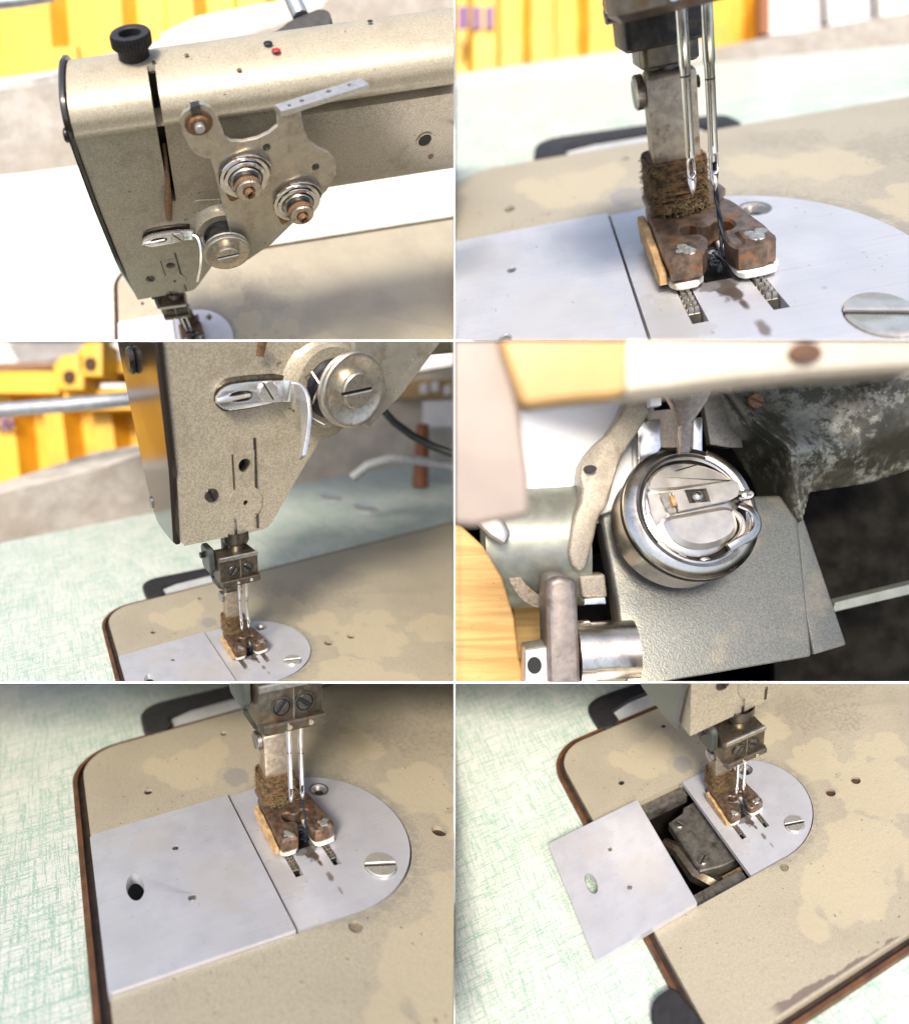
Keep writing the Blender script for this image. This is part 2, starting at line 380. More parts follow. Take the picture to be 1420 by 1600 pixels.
chip = t.math('MULTIPLY', chip, t.step(Y, -111.2, -110.8))
col = t.mix(chip, col, (.20, .155, .125))
spk = t.math('MULTIPLY', t.step(t.noise(.55, 1), .735, .75), t.step(t.noise(.08, 2), .45, .55))
col = t.mix(spk, col, (.10, .06, .035))
rim = t.math('MULTIPLY', t.step(t.dist((19, -30, 0)), 31.6, 36, 1, 0), t.step(t.noise(.35, 5, rough=.75), .40, .55))
col = t.mix(t.math('MULTIPLY', rim, .75), col, (.27, .245, .2))
t.bump(t.math('ADD', t.math('MULTIPLY', a, .6), t.math('ADD', t.math('MULTIPLY', t.voro(.5), .5), t.math('MULTIPLY', t.noise(.3, 4, dist=1.2), 1.4))), .36, .45)
M['bed'] = t.out(col, .42, .12)
# polished plates
def plate_mat(name, stains):
    t = NT(name)
    a = t.noise(.12, 4); col = t.mix(t.step(a, .3, .7), (.60, .60, .635), (.695, .695, .73))
    sc = t.noise(1.0, 3, vec=t.scale((.03, 4.5, 1), rot=(0, 0, .12))); col = t.mix(t.step(sc, .35, .7, 0, .3), col, (.52, .51, .515))
    sc = t.noise(1.0, 2, vec=t.scale((.05, 2.5, 1), rot=(0, 0, .9))); col = t.mix(t.step(sc, .66, .70, 0, .4), col, (.36, .35, .34))
    cl = t.noise(.06, 4, rough=.6); col = t.mix(t.step(cl, .45, .7, 0, .35), col, (.52, .50, .475))
    sc = t.noise(1.0, 2, vec=t.scale((3.0, .06, 1), rot=(0, 0, -.2))); col = t.mix(t.step(sc, .68, .74, 0, .22), col, (.76, .76, .78))
    pits = t.math('MULTIPLY', t.step(t.noise(1.1, 1), .72, .75), t.step(t.noise(.1, 2), .48, .58)); col = t.mix(t.math('MULTIPLY', pits, .6), col, (.25, .23, .21))
    wz = t.noise(.35, 3)
    for (c, r, wob, s_, cc, al) in stains: col = t.mix(t.math('MULTIPLY', t.blob(c, r, wob, wz, s_), al), col, cc)
    t.bump(t.noise(2.0, 2, vec=t.scale((.2, 1.5, 1))), .06, .1)
    rr = t.math('ADD', t.math('MULTIPLY', t.noise(.25, 3), .2), .30)
    return t.out(col, rr, .5)
M['throat'] = plate_mat('throat_plate_steel', [((4, -42, 0), 6, 10, (1, .8, 1), (.50, .46, .36), .3), ((15.4, -36.8, 0), 1.9, 4.0, (1, .62, 1), (.10, .065, .045), .95), ((16.2, -40.6, 0), .8, 1.2, (1.3, .6, 1), (.10, .065, .045), .95),
    ((16.6, -46.6, 0), 1.0, 1.6, (1.2, .6, 1), (.16, .11, .08), .8), ((17, -52, 0), .8, 2.4, (2.2, .4, 1), (.20, .13, .08), .6), ((15, -31, 0), 5.5, 5, (1, 1, 1), (.16, .14, .12), .75), ((29, -40.5, 0), .35, .5, (1, 1, 1), (.45, .2, .12), .8)])
M['slide'] = plate_mat('slide_plate_steel', [((-14, -38, 0), 9, 18, (1, .8, 1), (.66, .62, .55), .4, ), ((-30, -12, 0), 7, 14, (1, 1, 1), (.66, .62, .58), .35), ((-5.4, -40, 0), .5, .8, (1, 1, 1), (.2, .15, .1), .8)])
# green crosshatch laminate
t = NT('green_crosshatch_laminate')
dens = t.noise(.05, 3)
def streak(sx, sy, th, lo):
    s1 = t.noise(1.0, 2, vec=t.scale((sx, sy, 1), loc=lo, rot=(0, 0, .05)), rough=.7)
    return t.step(t.math('ADD', s1, t.math('MULTIPLY', t.math('SUBTRACT', dens, .5), .16)), th, th + .05)
m1 = t.math('MAXIMUM', streak(.07, 1.75, .53, (3, 5, 0)), streak(1.75, .07, .535, (9, 2, 0)))
m2 = t.math('MAXIMUM', streak(.16, 2.8, .57, (1, 7, 0)), streak(2.8, .16, .57, (4, 1, 0)))
brk = t.step(t.noise(1.9, 2), .34, .52)
mm = t.math('MULTIPLY', t.math('MAXIMUM', m1, t.math('MULTIPLY', m2, .6)), brk)
col = t.mix(t.math('MULTIPLY', mm, .85), (.67, .675, .605), (.22, .40, .30))
st = t.noise(.03, 4); col = t.mix(t.step(st, .5, .75, 0, .25), col, (.55, .53, .44))
M['table'] = t.out(col, .33, 0, .45)
M['tableedge'] = plain('worktop_core', (.35, .26, .16), .7, 0, .2, .1)
# background materials
t = NT('weathered_concrete')
col = t.mix(t.step(t.noise(.035, 5, rough=.65), .35, .68), (.42, .385, .335), (.30, .27, .23)); col = t.mix(t.step(t.noise(.9, 2), .62, .7, 0, .5), col, (.12, .11, .10))
t.bump(t.noise(.8, 4), .4, .5)
col = t.mix(t.step(t.noise(.012, 6, rough=.7), .45, .62, 0, .55), col, (.30, .25, .19))
M['concrete'] = t.out(col, .85)
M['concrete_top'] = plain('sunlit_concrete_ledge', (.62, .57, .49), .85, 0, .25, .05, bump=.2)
M['yellow'] = plain('yellow_container_paint', (.78, .43, .03), .42, 0, .15, .012, dirt=((.50, .26, .04), .5))
M['yellow_dark'] = plain('container_opening', (.07, .03, .01), .8)
M['whitewall'] = plain('white_painted_wall', (.78, .73, .68), .7, 0, .1, .02)
M['greywall'] = plain('grey_cabinet', (.30, .28, .26), .7, 0, .2, .02)
M['beigewall'] = plain('beige_shed_wall', (.55, .48, .38), .8, 0, .2, .03)
M['pole'] = plain('galvanised_pole', (.50, .51, .51), .35, .7, .15, .1)
M['wood_post'] = plain('varnished_wood_post', (.28, .095, .03), .45, 0, .3, .2)
M['cable_black'] = plain('black_cable', (.02, .025, .022), .45)
M['cable_grey'] = plain('grey_cable', (.40, .41, .40), .5)
t = NT('pine_board')
wv = t.noise(1.0, 4, vec=t.scale((.012, .16, .05), rot=(0, 0, .05)), dist=.6)
col = t.mix(t.step(wv, .32, .68), (.66, .40, .13), (.48, .25, .065)); col = t.mix(t.step(t.noise(.5, 2), .70, .74, 0, .6), col, (.2, .09, .03))
M['pine'] = t.out(col, .5)
M['pale_pink'] = plain('pale_beige_casting', (.37, .30, .25), .5, 0, .15, .02)
M['greycard'] = plain('pale_grey_plate', (.55, .56, .55), .4, .1, .15, .1)
M['warmwood'] = plain('warm_varnished_wood', (.72, .44, .17), .4, 0, .25, .012)
M['white_board'] = plain('white_laminate', (.85, .85, .85), .4, 0, .04, .02)
M['cream_cast'] = paint('cream_painted_casting', (.62, .54, .41), (.70, .62, .49), grime=.15, spots=False, cr=.1)
t = NT('grimy_grey_casting')
a = t.noise(.35, 4, rough=.7); col = t.mix(t.step(a, .3, .7), (.20, .205, .17), (.33, .33, .275))
X, Y, Z = t.sep()
g = t.noise(.030, 6, rough=.72); col = t.mix(t.step(g, .46, .66, 0, .6), col, (.12, .09, .05))
g2 = t.math('ADD', t.math('MULTIPLY', t.noise(.16, 6, rough=.8, vec=t.scale((1, 1, 1), loc=(31, 8, 2))), .7), t.math('MULTIPLY', t.noise(.025, 3), .35)); col = t.mix(t.step(g2, .56, .66, 0, .8), col, (.035, .028, .02))
g3 = t.noise(.5, 3); col = t.mix(t.step(g3, .66, .72, 0, .7), col, (.26, .12, .04))
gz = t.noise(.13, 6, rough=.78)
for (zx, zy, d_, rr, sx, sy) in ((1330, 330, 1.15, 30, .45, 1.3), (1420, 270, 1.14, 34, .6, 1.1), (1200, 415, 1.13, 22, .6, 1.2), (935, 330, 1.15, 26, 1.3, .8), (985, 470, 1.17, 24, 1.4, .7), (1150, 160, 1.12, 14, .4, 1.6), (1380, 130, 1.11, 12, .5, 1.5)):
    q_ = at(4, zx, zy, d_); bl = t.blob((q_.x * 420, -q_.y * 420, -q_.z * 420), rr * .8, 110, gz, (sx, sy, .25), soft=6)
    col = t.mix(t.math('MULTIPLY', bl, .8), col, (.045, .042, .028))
t.bump(t.noise(.9, 4), .5, .4)
M['casting'] = t.out(col, .42, .25)
t = NT('grey_saddle_paint')
a = t.noise(.8, 3); col = t.mix(t.step(a, .3, .7), (.105, .11, .10), (.16, .165, .15)); col = t.mix(t.step(t.noise(.03, 4), .5, .7, 0, .35), col, (.36, .29, .19))
t.bump(a, .5, .35)
M['saddle'] = t.out(col, .33, .45)
M['saddle_warm'] = plain('reflection_tinted_saddle', (.27, .23, .165), .35, .45, .15, .8, bump=.3)  # warm tint painted as the reflection below the hook
M['lever_cast'] = paint('oily_lever_casting', (.34, .29, .22), (.46, .40, .31), grime=.7, cr=.1)
M['grey_green'] = plain('grey_green_shaft', (.30, .31, .26), .35, .5, .15, .1)
M['finger'] = plain('dark_finger_steel', (.27, .23, .20), .28, .9, .2, .4)
M['crank'] = plain('worn_crank_steel', (.30, .255, .22), .38, .55, .2, .15, dirt=((.12, .09, .07), .5))
M['hookchrome'] = plain('polished_hook_steel', (.74, .69, .61), .22, 1.0, .12, .1, dirt=((.30, .24, .17), .5))
M['casebrushed'] = plain('satin_bobbin_case', (.74, .69, .61), .34, .9, .12, .12)
M['deepcavity'] = plain('shade_dark_cavity_wall', (.010, .009, .007), .75, 0, .6, .06)  # shade of the enclosed cavity put into the wall colour
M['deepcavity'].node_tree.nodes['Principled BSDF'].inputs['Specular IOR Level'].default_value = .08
M['white'] = plain('white_card', (.9, .9, .9), .8, 0, .01, .01)

# ------------------------------------------------------------------ the machine, built once in millimetres
PARTS = []
def part(pid, name, g, mat, parent=None, **k):
    PARTS.append(dict(id=pid, name=name, g=g, mat=mat, parent=parent, **k))
    if getattr(g, 'slotline', None):            # black strip painted as the shade in a screw slot
        o, ax, a1, a2, r, hh, gw = g.slotline
        q = G(); q.add([o + a1 * (sx * r * .985) + a2 * (sy * gw * .97) + ax * (hh + z) for z in (-.02 * r, .16 * r) for sy in (-1, 1) for sx in (-1, 1)], [(0, 2, 3, 1), (4, 5, 7, 6), (0, 1, 5, 4), (2, 6, 7, 3), (0, 4, 6, 2), (1, 3, 7, 5)])
        PARTS.append(dict(id=None, name='screw_slot_shade', g=q, mat='slot', parent=parent))

# bed ---------------------------------------------------------------------------------------------
bo = [(330, -112)] + [(330, 54)] + arc((-33, 38), 16, 90, 180, 8) + [(-49, .45)] + [(0, .45)] + arc((19, -30), 30.5, 90, -90, 28) + [(0, -60.5), (-49, -60.5)] + arc((-35, -98), 14, 180, 270, 8)
holes = [(ring((-26.6, 15.8), 1.6, 14), 8), (ring((11.1, 39.7), 1.5, 14), 8), (ring((57.5, -42.9), 2.3, 16), 5), (ring((72, -43.3), 2.3, 16), 5), (ring((15.1, -64.1), 1.9, 16), 1.0)]
g = G().holed(bo, holes, 'z', 0, -13)
def bsel(e):
    a, b = e.verts[0].co, e.verts[1].co
    if min(a.z, b.z) < -.01: return False
    m = (a + b) / 2
    if m.x > -48.5 and -61 < m.y < 1 and m.x < 50: return False
    if (Vector((m.x, m.y)) - Vector((19, -30))).length < 31.5: return False
    return m.x < -40 or m.y < -90 or m.y > 45
g.bevel(2.4, 60, 3, bsel)
part('bed', 'bed', g, 'bed')
for c, r in (((-26.6, 15.8), 1.5), ((11.1, 39.7), 1.4), ((57.5, -42.9), 2.1), ((72, -43.3), 2.1)):
    part(None, 'bolt_hole', G().cyl((c[0], c[1], -4.5), (0, 0, 1), r + .15, 3.6 if c[0] < 50 else 3.0, 14), 'darkrust' if c[0] > 50 else 'slot', 'bed')  # black fill stands for shade in the left holes; right ones rust brown
part(None, 'plug', G().cyl((15.1, -64.1, -1.2), (0, 0, 1), 1.75, .6, 16), 'shank', 'bed')
# cavity below the slide plate
g = G().box(-49.5, 50, -62, 2, -46, -45)
g.box(-49.5, 50, 2.2, 4, -45, -13.2); g.box(-49.5, 50, -64, -62.2, -45, -13.2); g.box(50, 52, -62, 2, -45, -13.2)
part('cavity', 'cavity', g, 'gap', 'bed')
part(None, 'ledge', G().box(-49, -.2, -5.8, .3, -9, -3.2).bevel(.5), 'oilsteel', 'bed')
part(None, 'ledge', G().box(-49, -.2, -60.3, -53.5, -9, -3.2).bevel(.5), 'oilsteel', 'bed')
# throat plate -------------------------------------------------------------------------------------
tp = [(0.35, 0)] + arc((19, -30), 30, 90, -90, 32) + [(0.35, -60)]
th = [([(7.2, -10), (9.8, -10), (9.8, -43.2), (7.2, -43.2)], None), ([(19.7, -10), (22.2, -10), (22.2, -43.4), (19.7, -43.4)], None),
      ([(12.4, -27), (17.4, -27), (17.4, -33.5), (12.4, -33.5)], 2), (ring((31.4, -10.2), 2.9, 20), 2.4), (ring((32.3, -48.6), 4.75, 24), 1.2)]
g = G().holed(tp, th, 'z', .35, -2.4)
part('throat', 'throat_plate', g, 'throat')
part(None, 'chamfer', G().prism([(30.2, .36), (30.2, .0), (29.4, .36)], 'y', -1, 1), 'throat', 'throat', skip=True)
part(None, 'countersink', G().lathe([(2.9, .36), (3.5, .40), (3.5, .34), (2.2, -1.2), (1.6, -1.2), (1.6, -2.0)], (31.4, -10.2, 0), (0, 0, 1), 24), 'steel', 'throat')
part(None, 'screw', G().screw((32.3, -48.6, -.85), (0, 0, 1), 4.6, 1.9, ang=-.32, slot=.12, c=.25), 'screwhead', 'throat')
part(None, 'bore_shade', G().cyl((31.4, -10.2, -2.0), (0, 0, 1), 2.2, .6, 18), 'slot', 'throat')  # black disc stands for the shade down the hole
part(None, 'needle_slot', G().box(13.2, 16.6, -33, -28, -1.2, -.6), 'slot', 'throat')
for x0 in (7.45, 19.95):
    g = G().box(x0, x0 + 2.0, -40.4, -12, -4, -.1)
    y = -40.2
    while y < -13:
        for k in (0, 1):
            xx = x0 + .08 + k * 1.0
            g.add([(xx, y, -.1), (xx + .8, y, -.1), (xx + .8, y + .85, -.1), (xx, y + .85, -.1), (xx + .1, y + .12, 1.0), (xx + .7, y + .12, 1.0), (xx + .7, y + .62, .95), (xx + .1, y + .62, .95)],
                  [(0, 3, 2, 1), (4, 5, 6, 7), (0, 1, 5, 4), (1, 2, 6, 5), (2, 3, 7, 6), (3, 0, 4, 7)])
        y += 1.25
    part(None, 'feed_dog', g, 'steel', 'throat')
    part(None, 'slot_floor_shade', G().box(x0 - .2, x0 + 2.2, -43.2, -10, -9, -7), 'gap', 'throat')  # dark block painted as the shade under the feed slot
# slide plate --------------------------------------------------------------------------------------
sp = [(-.35, -.1), (-48.2, -.1), (-49.3, -1.2), (-49.3, -59.2), (-48.4, -60.2), (-.35, -60.2)]
sh = [(ring((-38.2, -29), 2.6, 28, 5.3, 0), None), (ring((-23.6, -18.1), 1.1, 14), .5), (ring((-23.4, -39.4), 1.25, 14), .5), (ring((-18.2, -10.5), .35, 8), .6)]
g = G().holed(sp, sh, 'z', 1.1, -2.2)
part('slide', 'slide_plate', g, 'slide')
part(None, 'rivet', G().cyl((-23.6, -18.1, .65), (0, 0, 1), .95, .35, 14, .15), 'steel', 'slide')
part(None, 'rivet', G().cyl((-23.4, -39.4, .65), (0, 0, 1), 1.05, .35, 14, .15), 'steel', 'slide')
# hook cover under the slide plate (seen when the plate is pulled out)
cp = [(4, -8), (-4, -8.5), (-6, -11), (-14.6, -12.5), (-15.2, -42.8), (-5, -45.5), (4, -46)]
part('cover', 'hook_cover', G().prism(cp, 'z', -14, -7.5, ch=.6), 'oilsteel')
part(None, 'screw', G().screw((-10.6, -16.2, -7.6), (0, 0, 1), 2.3, .9, ang=-1.2), 'steel', 'cover')
part(None, 'screw', G().screw((-10.9, -38.6, -7.6), (0, 0, 1), 2.5, .9, ang=.6), 'steel', 'cover')
g = G().tube([(-20, -18, -14), (-17, -26, -12), (-16, -40, -13), (-9, -49, -15), (2, -50, -16)], [3, 3.5, 4, 4.5, 4], 8)
part(None, 'casting', g, 'clamp', 'cover')
part(None, 'brass_bar', G().box(-7, 3, -50.5, -48.6, -11, -9.6).bevel(.3), 'tan', 'cover')
# presser foot -------------------------------------------------------------------------------------
fo = [(6.8, -11), (6.2, -20), (6.0, -28), (6.2, -33.6), (7.2, -35.2), (11.4, -35.0), (12.9, -33.4), (13.7, -31.4), (14.5, -30.0), (14.1, -28.7), (13.2, -28.0), (11.6, -27.6), (10.7, -26.2), (10.9, -24.6), (12.0, -23.6), (13.4, -23.9), (14.4, -25.2), (16.2, -25.3),
      (17.4, -24.2), (19, -24.2), (20.2, -25.4), (20.2, -27.2), (19, -28.4), (17.8, -28.6), (17.2, -30), (17.0, -32), (17.3, -34.4), (18.2, -35.2), (23.4, -35.0), (24.7, -33.6), (25.0, -30.5), (24.6, -25), (23.8, -18), (22.5, -15), (20, -13), (18, -11)]
rj = random.Random(2); fo = [(x + rj.uniform(-.14, .14), y + rj.uniform(-.14, .14)) for x, y in smooth(fo, 1)]
g = G().prism(fo, 'z', 2.2, 6.4, ch=.45, cl=.3)
part('foot', 'presser_foot', g, 'foot')
part(None, 'heel', G().prism([(6.9, -18.5), (6.9, -10.2), (23, -10.2), (23.4, -14.8), (21, -17.8)], 'z', 6.5, 8.6, ch=.9), 'foot', 'foot')
for cx, cy in ((9.2, -33.0), (21.6, -32.6)):
    gb = G(); rb = random.Random(int(cx))
    for k in range(7): gb.sphere((cx + rb.uniform(-1.2, 1.2), cy + rb.uniform(-1.0, 1.0), 6.75), rb.uniform(.7, 1.15), (1.1, 1, .36), 14, .12)
    part(None, 'solder_blob', gb, 'solder', 'foot')
    part(None, 'toe', G().prism([(cx - 3.0, cy - 2.3), (cx + 2.4, cy - 2.4), (cx + 3.0, cy - 1.2), (cx + 3.1, cy + 2.4), (cx - 2.9, cy + 2.6)], 'z', 2.4, 6.9, ch=.8, cl=.5), 'foot', 'foot')
part(None, 'sole', G().prism(smooth([(5.7, -34), (7.4, -35.8), (11.6, -35.4), (13.1, -31), (12, -18), (6, -18)], 1), 'z', .9, 2.25, ch=.2, cl=.4), 'white_sole', 'foot')
part(None, 'sole', G().prism(smooth([(17.2, -33), (17.8, -35.6), (21, -36.0), (24.9, -35.2), (25.3, -30), (24.0, -18), (18.5, -18)], 1), 'z', .9, 2.25, ch=.2, cl=.4), 'white_sole', 'foot')
rag = [(-16.4, 6.2), (-15.2, 4.4), (-16.6, 2.6), (-17.6, 1.2), (-20, 2.2), (-21.5, .8), (-24, 1.6), (-25.4, .5), (-28, 1.2), (-30.2, .4), (-32.8, .9), (-34.4, 2.0), (-33.6, 3.6), (-30.4, 4.0), (-28, 4.9), (-24, 5.2), (-21, 6.0), (-18.4, 5.6)]
part(None, 'side_strip', G().prism(rag, 'x', 4.5, 6.0, ch=.3), 'tan', 'foot')
part(None, 'shank', G().prism([(8.4, -18), (17.8, -18), (17.8, -10), (9.2, -10)], 'z', 6.8, 31.8, ch=.8).bevel(.5), 'shank', 'foot')
part(None, 'clamp_screw', G().screw((8.3, -14, 28.4), (-1, 0, 0), 3.1, 1.7, ang=.9, slot=.12, c=.35), 'steel', 'foot')
part(None, 'screw_tip', G().lathe([(0, 0), (1.35, 0), (1.35, .5), (1.0, .7), (1.35, .9), (1.0, 1.2), (1.2, 1.5), (0, 1.6)], (17.7, -14, 28.2), (1, 0, 0), 14), 'darksteel', 'foot')
g = G(); rnd = random.Random(3)
prof = []
for i in range(13):
    z = 6.8 + 9.6 * i / 12
    prof.append((z, .9 + .9 * math.sin(math.pi * (i + .8) / 13) + rnd.uniform(-.15, .25)))
n = 36; vs = []; fs = []
for i, (z, ex) in enumerate(prof):
    for j in range(n):
        a = 2 * math.pi * j / n; cx, cy = 13.1, -14.2
        sx = math.copysign(abs(math.cos(a)) ** .45, math.cos(a)) * (4.6 + ex * .55); sy = math.copysign(abs(math.sin(a)) ** .45, math.sin(a)) * (4.1 + ex * .55)
        k = rnd.uniform(-.18, .18); vs.append((cx + sx + k, cy + sy + k, z + rnd.uniform(-.15, .15)))
for i in range(len(prof) - 1):
    for j in range(n): fs.append((i * n + j, i * n + (j + 1) % n, (i + 1) * n + (j + 1) % n, (i + 1) * n + j))
fs += [tuple(range(n)), tuple((len(prof) - 1) * n + j for j in range(n))]
g.add(vs, fs); part('wrap', 'thread_wrap', g, 'fibre', 'foot')
def fibres(num, seed, rad, z0, z1, lmin, lmax, wrap):
    g = G(); r = random.Random(seed)
    for _ in range(num):
        a = r.uniform(0, 2 * math.pi); z = r.uniform(z0, z1)
        ln = r.uniform(lmin, lmax); pts = []
        for k in range(9 if wrap else 5):
            aa = a + (ln * k / 8 / 5.5 if wrap else r.uniform(-.04, .04) * k)
            out = (r.uniform(.05, .5) if wrap else .15 + ln * .17 * k) + r.uniform(0, .12)
            sx = math.copysign(abs(math.cos(aa)) ** .45, math.cos(aa)) * (5.45 + out); sy = math.copysign(abs(math.sin(aa)) ** .45, math.sin(aa)) * (4.95 + out)
            pts.append((13.1 + sx, -14.2 + sy, z + (r.uniform(-.10, .10) + .12 * math.sin(k + z) if wrap else -k * ln * .14 + r.uniform(-.2, .2))))
        g.tube(pts, [rad] * (len(pts) - 2) + [rad * .8, rad * .4], 4)
    return g
part(None, 'loose_fibres', fibres(420, 5, .14, 7.0, 16.0, 7.0, 16.0, True), 'fibre', 'foot', kind='stuff')
part(None, 'loose_fibres', fibres(300, 8, .07, 6.9, 16.2, .7, 2.0, False), 'fibre2', 'foot', kind='stuff')
g = G(); r = random.Random(12)
for _ in range(190):
    c = Vector((13.2 + r.gauss(0, 1.6), -20.0 + r.gauss(0, .5), 8.0 + r.gauss(0, .7))); d = Vector((r.gauss(0, 1), r.gauss(-.4, .8), r.gauss(.1, .8))).normalized()
    p1 = c + d * r.uniform(.5, 1.1); p2 = p1 + Vector((r.gauss(0, .5), r.gauss(0, .5), r.gauss(-.2, .5)))
    g.tube([c, p1, p2], [.09, .08, .03], 4)
part(None, 'lint_tuft', g, 'fibre2', 'foot', kind='stuff')
# presser bar, guide block, needle bar and clamp
part('pbar', 'presser_bar', G().cyl((13, -14, 31.5), (0, 0, 1), 3.2, 45, 24), 'darksteel')
part(None, 'collar', G().prism(rrect(7.6, 18.4, -19, -9, 1.5), 'z', 32.6, 36.2, ch=.4, cl=.4), 'clamp', 'pbar')
part(None, 'guide_block', G().prism(rrect(4.6, 19.2, -21, -8, 1.5), 'z', 36.0, 46, ch=.5, cl=.5), 'blackoil', 'pbar')
part(None, 'guide_screw', G().screw((5, -15, 42.6), (-1, 0, 0), 2.0, 2.4, ang=.4), 'black', 'pbar')
part('nbar', 'needle_bar', G().cyl((13, -27.5, 57), (0, 0, 1), 3.9, 22, 26), 'steel')
part(None, 'bushing', G().lathe([(3.9, 62.5), (5.6, 62.5), (6.4, 64), (6.4, 69)], (13, -27.5, 0), (0, 0, 1), 26), 'darksteel', 'nbar')
part('clamp', 'needle_clamp', G().prism([(.8, -36), (20.3, -36.6), (20.3, -23.5), (1.6, -22.5)], 'z', 45.2, 59.4, ch=.5, cl=.4).bevel(.3), 'clamp')
part(None, 'clamp_lip', G().prism([(1.4, -38.2), (20.6, -38.8), (21.2, -36), (.4, -35.4)], 'z', 44.4, 48.0, ch=.5, cl=1.0), 'clamp', 'clamp')
part(None, 'clamp_edge', G().prism([(.8, -36.7), (20.3, -37.3), (20.3, -35.6), (.8, -35.2)], 'z', 57.6, 59.8, ch=.4, cl=.2), 'steel', 'clamp')
part(None, 'seam', G().box(10.9, 11.25, -37.05, -36, 48, 57.6), 'steel', 'clamp')
for x, an in ((7.4, .9), (14.6, -.7)):
    part(None, 'screw_recess', G().lathe([(3.2, 0), (3.25, .55), (2.7, .55), (2.5, -.5)], (x, -36.4, 52.2), (0, -1, 0), 22), 'darksteel', 'clamp')
    part(None, 'clamp_screw', G().screw((x, -36.2, 52.2), (0, -1, 0), 2.5, .75, ang=an, slot=.16), 'darksteel', 'clamp')
for x in (8.9, 15.6): part(None, 'guide_eye', G().cyl((x, -38.9, 46.4), (0, 1, 0), .8, .5, 12), 'chrome', 'clamp')
part(None, 'clamp_wing', G().prism(rrect(-31, -18, 50, 63, 3), 'x', -2.4, .7, ch=.6, cl=.6), 'clamp_green', 'clamp')
part(None, 'wing_screw', G().lathe([(0, -2.6), (1.5, -2.6), (1.5, -1.6), (.9, -1.4), (1.7, -1.0), (1.7, 0), (0, 0)], (-2.2, -24, 58.5), (1, 0, 0), 14), 'black', 'clamp')
def needle(x):
    g = G()
    z0 = 45.5
    g.tube([(x, -30, z0), (x, -30, 34), (x, -30, 33.2), (x, -30, 22), (x, -30, 20.4)], [.92, .92, .80, .78, .82], 14)
    for sg in (-1, 1):                       # the two cheeks of the eye
        g.tube([(x, -30, 20.6), (x + sg * .48, -30, 19.8), (x + sg * .50, -30, 17.6), (x, -30, 16.9)], [(.5, .6), (.24, .55), (.24, .55), (.5, .6)], 8, flat=(1, 0, 0))
    g.tube([(x, -30, 17.1), (x, -30, 16.2), (x, -30, 15), (x, -30, 14.0)], [.76, .72, .42, .05], 14)
    g.tube([(x - .25, -30.78, 41), (x - .25, -30.68, 33), (x - .25, -30.66, 21.5)], [.16, .16, .16], 6)
    return g
part('needle1', 'needle', needle(12.2), 'chrome'); part('needle2', 'needle', needle(16.0), 'chrome')
part(None, 'mark', G().cyl((12.2, -30, 32.3), (0, 0, 1), .815, .22, 14), 'slot', 'needle1'); part(None, 'mark', G().cyl((16.0, -30, 31.2), (0, 0, 1), .815, .22, 14), 'slot', 'needle2')
g = G()
path = [Vector(p) for p in smooth([(16.1, -29.4, 18.4), (16.5, -28.6, 15), (16.9, -28.4, 11), (17.3, -28.8, 7), (17.0, -29.6, 5), (16.2, -31, 2.4), (15.6, -32, 1.0)], 2, False)]
for ph in (0, math.pi):
    pts = []
    for i, p in enumerate(path):
        a = ph + i * .75; pts.append(p + Vector((math.cos(a) * .22, math.sin(a) * .22, 0)))
    g.tube(pts, .27, 6)
r = random.Random(4)
for _ in range(26):
    c = Vector((15.2 + r.gauss(0, .7), -30.5 + r.gauss(0, 1.2), 1.6 + r.random() * 1.6)); d = Vector((r.gauss(0, 1), r.gauss(0, 1), r.gauss(0, .4))).normalized()
    g.tube([c - d * .8, c + Vector((0, 0, .25)), c + d * .9], .2, 5)
part(None, 'sewing_thread', g, 'thread')
# head, arm and cover ------------------------------------------------------------------------------
hp = [(-13.5, 67.7), (25.5, 67.7)] + [(28.6, 68.4), (31, 70.4), (33, 73), (48, 94.4), (59, 108.6), (68, 119), (78, 128), (90, 134), (104, 138), (104, 213.5), (-13.5, 213.5)]
slotp = [(30.2, 213.3), (34.6, 213.3), (32.6, 158.0), (28.6, 158.0)]
hh = [(slotp, 14), (ring((18.1, 100.3), 3.15, 22), 10), (ring((17.6, 82.8), 1.25, 12), 3), (ring((36, 141.5), 1.3, 10), .8)]
g = G().holed(hp, hh, 'y', -31, 22)
part('head', 'head_casting', g, 'paint')
part(None, 'slot_shade', G().box(28.7, 34.5, -18.5, -17.2, 158.1, 213.3), 'slot', 'head')  # black sheet stands for the shade inside the lever slot
part(None, 'hole_shade', G().cyl((18.1, -22.2, 100.3), (0, -1, 0), 3.1, 1.0, 20), 'slot', 'head')  # black disc painted as the shade deep in the hole
part(None, 'hole_shade', G().cyl((17.6, -28.8, 82.8), (0, -1, 0), 1.2, .6, 12), 'slot', 'head')
key = [(12.6, 68.2), (21.6, 68.2), (21.6, 75.2)] + arc((17.4, 82.6), 8.6, -55, 55, 8) + [(22.4, 90.5), (22.9, 106.5), (13.6, 105.2), (13.2, 90.5)] + arc((17.4, 82.6), 8.6, 125, 235, 8) + [(12.6, 75.2)]
g = G().holed(key, [(ring((18.1, 100.3), 3.2, 22), None), (ring((17.6, 82.8), 1.3, 12), None)], 'y', -31.55, -30.9)
part(None, 'guide_pad', g, 'paint', 'head')
part(None, 'groove', G().box(22.7, 23.9, -31.3, -30.9, 69, 112), 'darksteel', 'head')
part(None, 'groove', G().box(12.0, 12.7, -31.3, -30.9, 90, 106), 'clamp', 'head')
part(None, 'screw', G().screw((1.3, -30.8, 89.2), (0, -1, 0), 3.2, .9, ang=-1.2, slot=.10), 'darksteel', 'head')
stad = [(41, 151.5)] + arc((46, 151.5), 5.2, 180, 90, 5) + [(60, 154.5), (60, 144.5)] + arc((46, 151.5), 5.2, -90, -180, 5)
part(None, 'raised_pad', G().prism(stad, 'y', -30.9, -31.7, ch=.5), 'paint', 'head')
